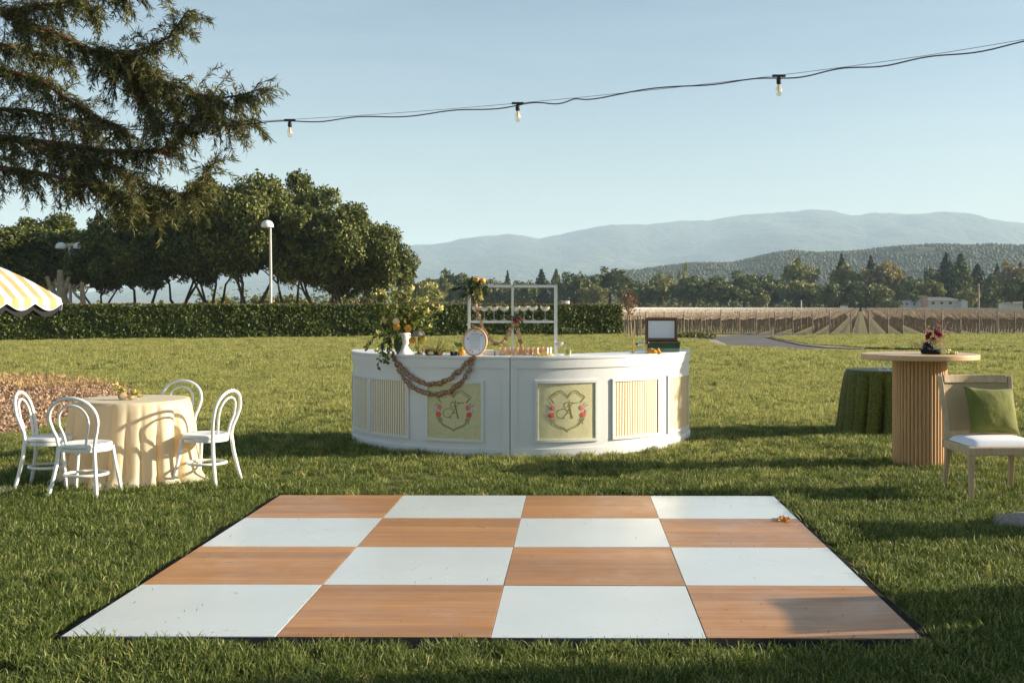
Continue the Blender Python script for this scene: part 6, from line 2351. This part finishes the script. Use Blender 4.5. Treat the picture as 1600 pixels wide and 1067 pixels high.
# ================================================================== MULCH AND GRASS
g = np.random.default_rng(2)
mp2 = np.array([(p[0], p[1]) for p in mulch_pts])
def inside(px, py, poly):
    n = len(poly)
    r = np.zeros(len(px), bool)
    j = n - 1
    for i in range(n):
        xi, yi = poly[i]
        xj, yj = poly[j]
        c = ((yi > py) != (yj > py)) & (px < (xj - xi) * (py - yi) / (yj - yi + 1e-12) + xi)
        r ^= c
        j = i
    return r
X = g.uniform(-15, -5, 42000)
Y = g.uniform(13, 27, 42000)
k = inside(X, Y, mp2)
X, Y = X[k], Y[k]
ed = 22.5 + .8 * noise2(X * 2, Y, 1)
st = Y > ed
Vc, Fc = leaves_np(g, np.stack([X[~st], Y[~st], g.uniform(.014, .028, (~st).sum())], axis=1), .075, .4, np.tile([0, 0, 1.0], ((~st).sum(), 1)), .35)
kind(link('bark_chips', np_mesh('bark_chips', Vc, Fc, M['mulch_chip'])), 'stuff', 'red brown bark chips on the planting bed at left')
Vc, Fc = leaves_np(g, np.stack([X[st], Y[st], g.uniform(.014, .07, st.sum())], axis=1), .14, .16, np.tile([0, 0, 1.0], (st.sum(), 1)), .7)
kind(link('dry_straw', np_mesh('dry_straw', Vc, Fc, M['straw'])), 'stuff', 'pale dry straw along the far edge of the bark bed')


def grass_clump(seed, n, spread, h, w, mm='grass_blade'):
    g = np.random.default_rng(seed)
    V, F = [], []
    for i in range(n):
        a = g.uniform(0, 2 * PI)
        r = spread * math.sqrt(g.random())
        b = np.array([r * math.cos(a), r * math.sin(a), -0.004])
        ln = np.array([g.normal(0, .42), g.normal(0, .42), 1])
        hh = h * g.uniform(.55, 1.15)
        d = ln / np.linalg.norm(ln)
        sd = np.cross(d, g.normal(size=3))
        sd /= np.linalg.norm(sd)
        bend = np.array([ln[0], ln[1], -.25]) * g.uniform(.15, .6)
        ww = w * g.uniform(.7, 1.3)
        p1 = b + d * hh * .5
        p2 = b + d * hh * .85 + bend * hh * .3
        p3 = b + d * hh + bend * hh * .75
        o = len(V)
        V += [b - sd * ww * .4, b + sd * ww * .4, p1 - sd * ww * .5, p1 + sd * ww * .5, p2 - sd * ww * .35, p2 + sd * ww * .35, p3 - sd * ww * .05, p3 + sd * ww * .05]
        F += [(o, o + 1, o + 3, o + 2), (o + 2, o + 3, o + 5, o + 4), (o + 4, o + 5, o + 7, o + 6)]
    return np_mesh('grass_clump', np.array(V), np.array(F), M[mm])


gcol = bpy.data.collections.new('grass_clumps')
for k in range(5):
    o = bpy.data.objects.new('grass_clump', grass_clump(900 + k, 42, .064, .068, .0038))
    gcol.objects.link(o)
dcol = bpy.data.collections.new('sunlit_grass_clumps')
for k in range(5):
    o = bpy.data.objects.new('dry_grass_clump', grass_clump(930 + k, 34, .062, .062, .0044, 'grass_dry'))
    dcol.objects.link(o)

fl_rot = Matrix.Rotation(R(0.55), 2)


def grass_points(y0, y1, dens, smin, smax, seed):
    g = np.random.default_rng(seed)
    xl, xr = lambda y: -880 * y / FPX - 2.4 - .03 * y, lambda y: 720 * y / FPX + 2.4 + .03 * y
    W_ = xr(y1) - xl(y1)
    n = int(W_ * (y1 - y0) * dens)
    X = g.uniform(xl(y1), xr(y1), n)
    Y = g.uniform(y0, y1, n)
    k = (X > xl(Y)) & (X < xr(Y))
    # keep off the dance floor, the bark bed and hard surfaces
    lx = (X - fl_o.x) * math.cos(R(.55)) - (Y - fl_o.y) * math.sin(R(.55))
    ly = (X - fl_o.x) * math.sin(R(.55)) + (Y - fl_o.y) * math.cos(R(.55))
    m_ = .085
    k &= ~((lx > -m_) & (lx < W4 + m_) & (ly > -m_) & (ly < W4 + m_))
    k &= ~inside(X, Y, mp2)
    k &= inside(X, Y, [(p[0], p[1]) for p in lawn_pts]) | inside(X, Y, [(p[0], p[1]) for p in island_pts])
    rb = np.hypot(X - BC.x, Y - BC.y)
    k &= ~((rb < BR + .07) & (rb > BR - .05) & (Y < BC.y + .1))
    X, Y = X[k], Y[k]
    patch = 1 + .22 * noise2(X * 1.1, Y * 1.3, 4) + .15 * noise2(X * 3.3, Y * 2.7, 6)
    S = g.uniform(smin, smax, len(X)) * patch
    return X, Y, S


zones = [grass_points(3.6, 6, 300, .8, 1.25, 1), grass_points(6, 9.5, 230, .8, 1.25, 2), grass_points(9.5, 16, 130, .85, 1.35, 3), grass_points(16, 28, 62, 1.1, 1.6, 4), grass_points(28, 66, 22, 1.5, 2.3, 5)]
X = np.concatenate([z[0] for z in zones])
Y = np.concatenate([z[1] for z in zones])
S = np.concatenate([z[2] for z in zones])
def scatter(name, label, X, Y, S, col, m):
    me = bpy.data.meshes.new(name)
    me.vertices.add(len(X))
    me.vertices.foreach_set('co', np.stack([X, Y, 0 * X + .002], axis=1).astype(np.float32).ravel())
    me.attributes.new('blade_scale', 'FLOAT', 'POINT').data.foreach_set('value', S.astype(np.float32))
    me.attributes.new('turn', 'FLOAT', 'POINT').data.foreach_set('value', np.random.default_rng(1).uniform(0, 6.28, len(X)).astype(np.float32))
    me.materials.append(m)
    ob = link(name, me)
    kind(ob, 'stuff', label)
    ng = bpy.data.node_groups.new(name + '_scatter', 'GeometryNodeTree')
    ng.interface.new_socket('Geometry', in_out='INPUT', socket_type='NodeSocketGeometry')
    ng.interface.new_socket('Geometry', in_out='OUTPUT', socket_type='NodeSocketGeometry')
    ni, no = ng.nodes.new('NodeGroupInput'), ng.nodes.new('NodeGroupOutput')
    ci = ng.nodes.new('GeometryNodeCollectionInfo')
    ci.inputs['Collection'].default_value = col
    ci.inputs['Separate Children'].default_value = True
    ci.inputs['Reset Children'].default_value = True
    ip = ng.nodes.new('GeometryNodeInstanceOnPoints')
    ip.inputs['Pick Instance'].default_value = True
    na1 = ng.nodes.new('GeometryNodeInputNamedAttribute')
    na1.data_type = 'FLOAT'
    na1.inputs['Name'].default_value = 'blade_scale'
    na2 = ng.nodes.new('GeometryNodeInputNamedAttribute')
    na2.data_type = 'FLOAT'
    na2.inputs['Name'].default_value = 'turn'
    cx = ng.nodes.new('ShaderNodeCombineXYZ')
    ng.links.new(na2.outputs[0], cx.inputs[2])
    ng.links.new(ni.outputs[0], ip.inputs['Points'])
    ng.links.new(ci.outputs[0], ip.inputs['Instance'])
    ng.links.new(cx.outputs[0], ip.inputs['Rotation'])
    ng.links.new(na1.outputs[0], ip.inputs['Scale'])
    ng.links.new(ip.outputs[0], no.inputs[0])
    md = ob.modifiers.new('scatter', 'NODES')
    md.node_group = ng
    return ob


# back lawn's sunlight painted as yellower blades, mixed in patches with greener turf
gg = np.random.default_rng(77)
dry = gg.random(len(X)) < np.clip((Y - 10.5) / 9.0 + .25 * noise2(X * .7, Y * .8, 5) + .10, 0.04, .9)  # clumps with painted-in sunlight get likelier towards the back
scatter('grass', 'short green lawn grass around the dance floor', X[~dry], Y[~dry], S[~dry], gcol, M['grass_blade'])
scatter('sunlit_grass', 'yellowish lawn grass behind the bar, sunlight painted into its colour', X[dry], Y[dry], S[dry], dcol, M['grass_dry'])

# ------------------------------------------------------------------ valley haze
hz = MB()
hz.box(-9800, 9800, -600, 10200, -3, 548)
haze = hz.build('haze', [], None, None)
m = bpy.data.materials.new('valley haze')
m.use_nodes = True
nt = m.node_tree
nt.nodes.remove(nt.nodes['Principled BSDF'])
pv = nt.nodes.new('ShaderNodeVolumePrincipled')
pv.inputs['Color'].default_value = (.60, .80, 1.0, 1)
pv.inputs['Density'].default_value = 1.45e-4
pv.inputs['Anisotropy'].default_value = 0.0
nt.links.new(pv.outputs[0], nt.nodes['Material Output'].inputs['Volume'])
haze.data.materials.append(m)
kind(haze, 'stuff', 'pale blue haze filling the valley')
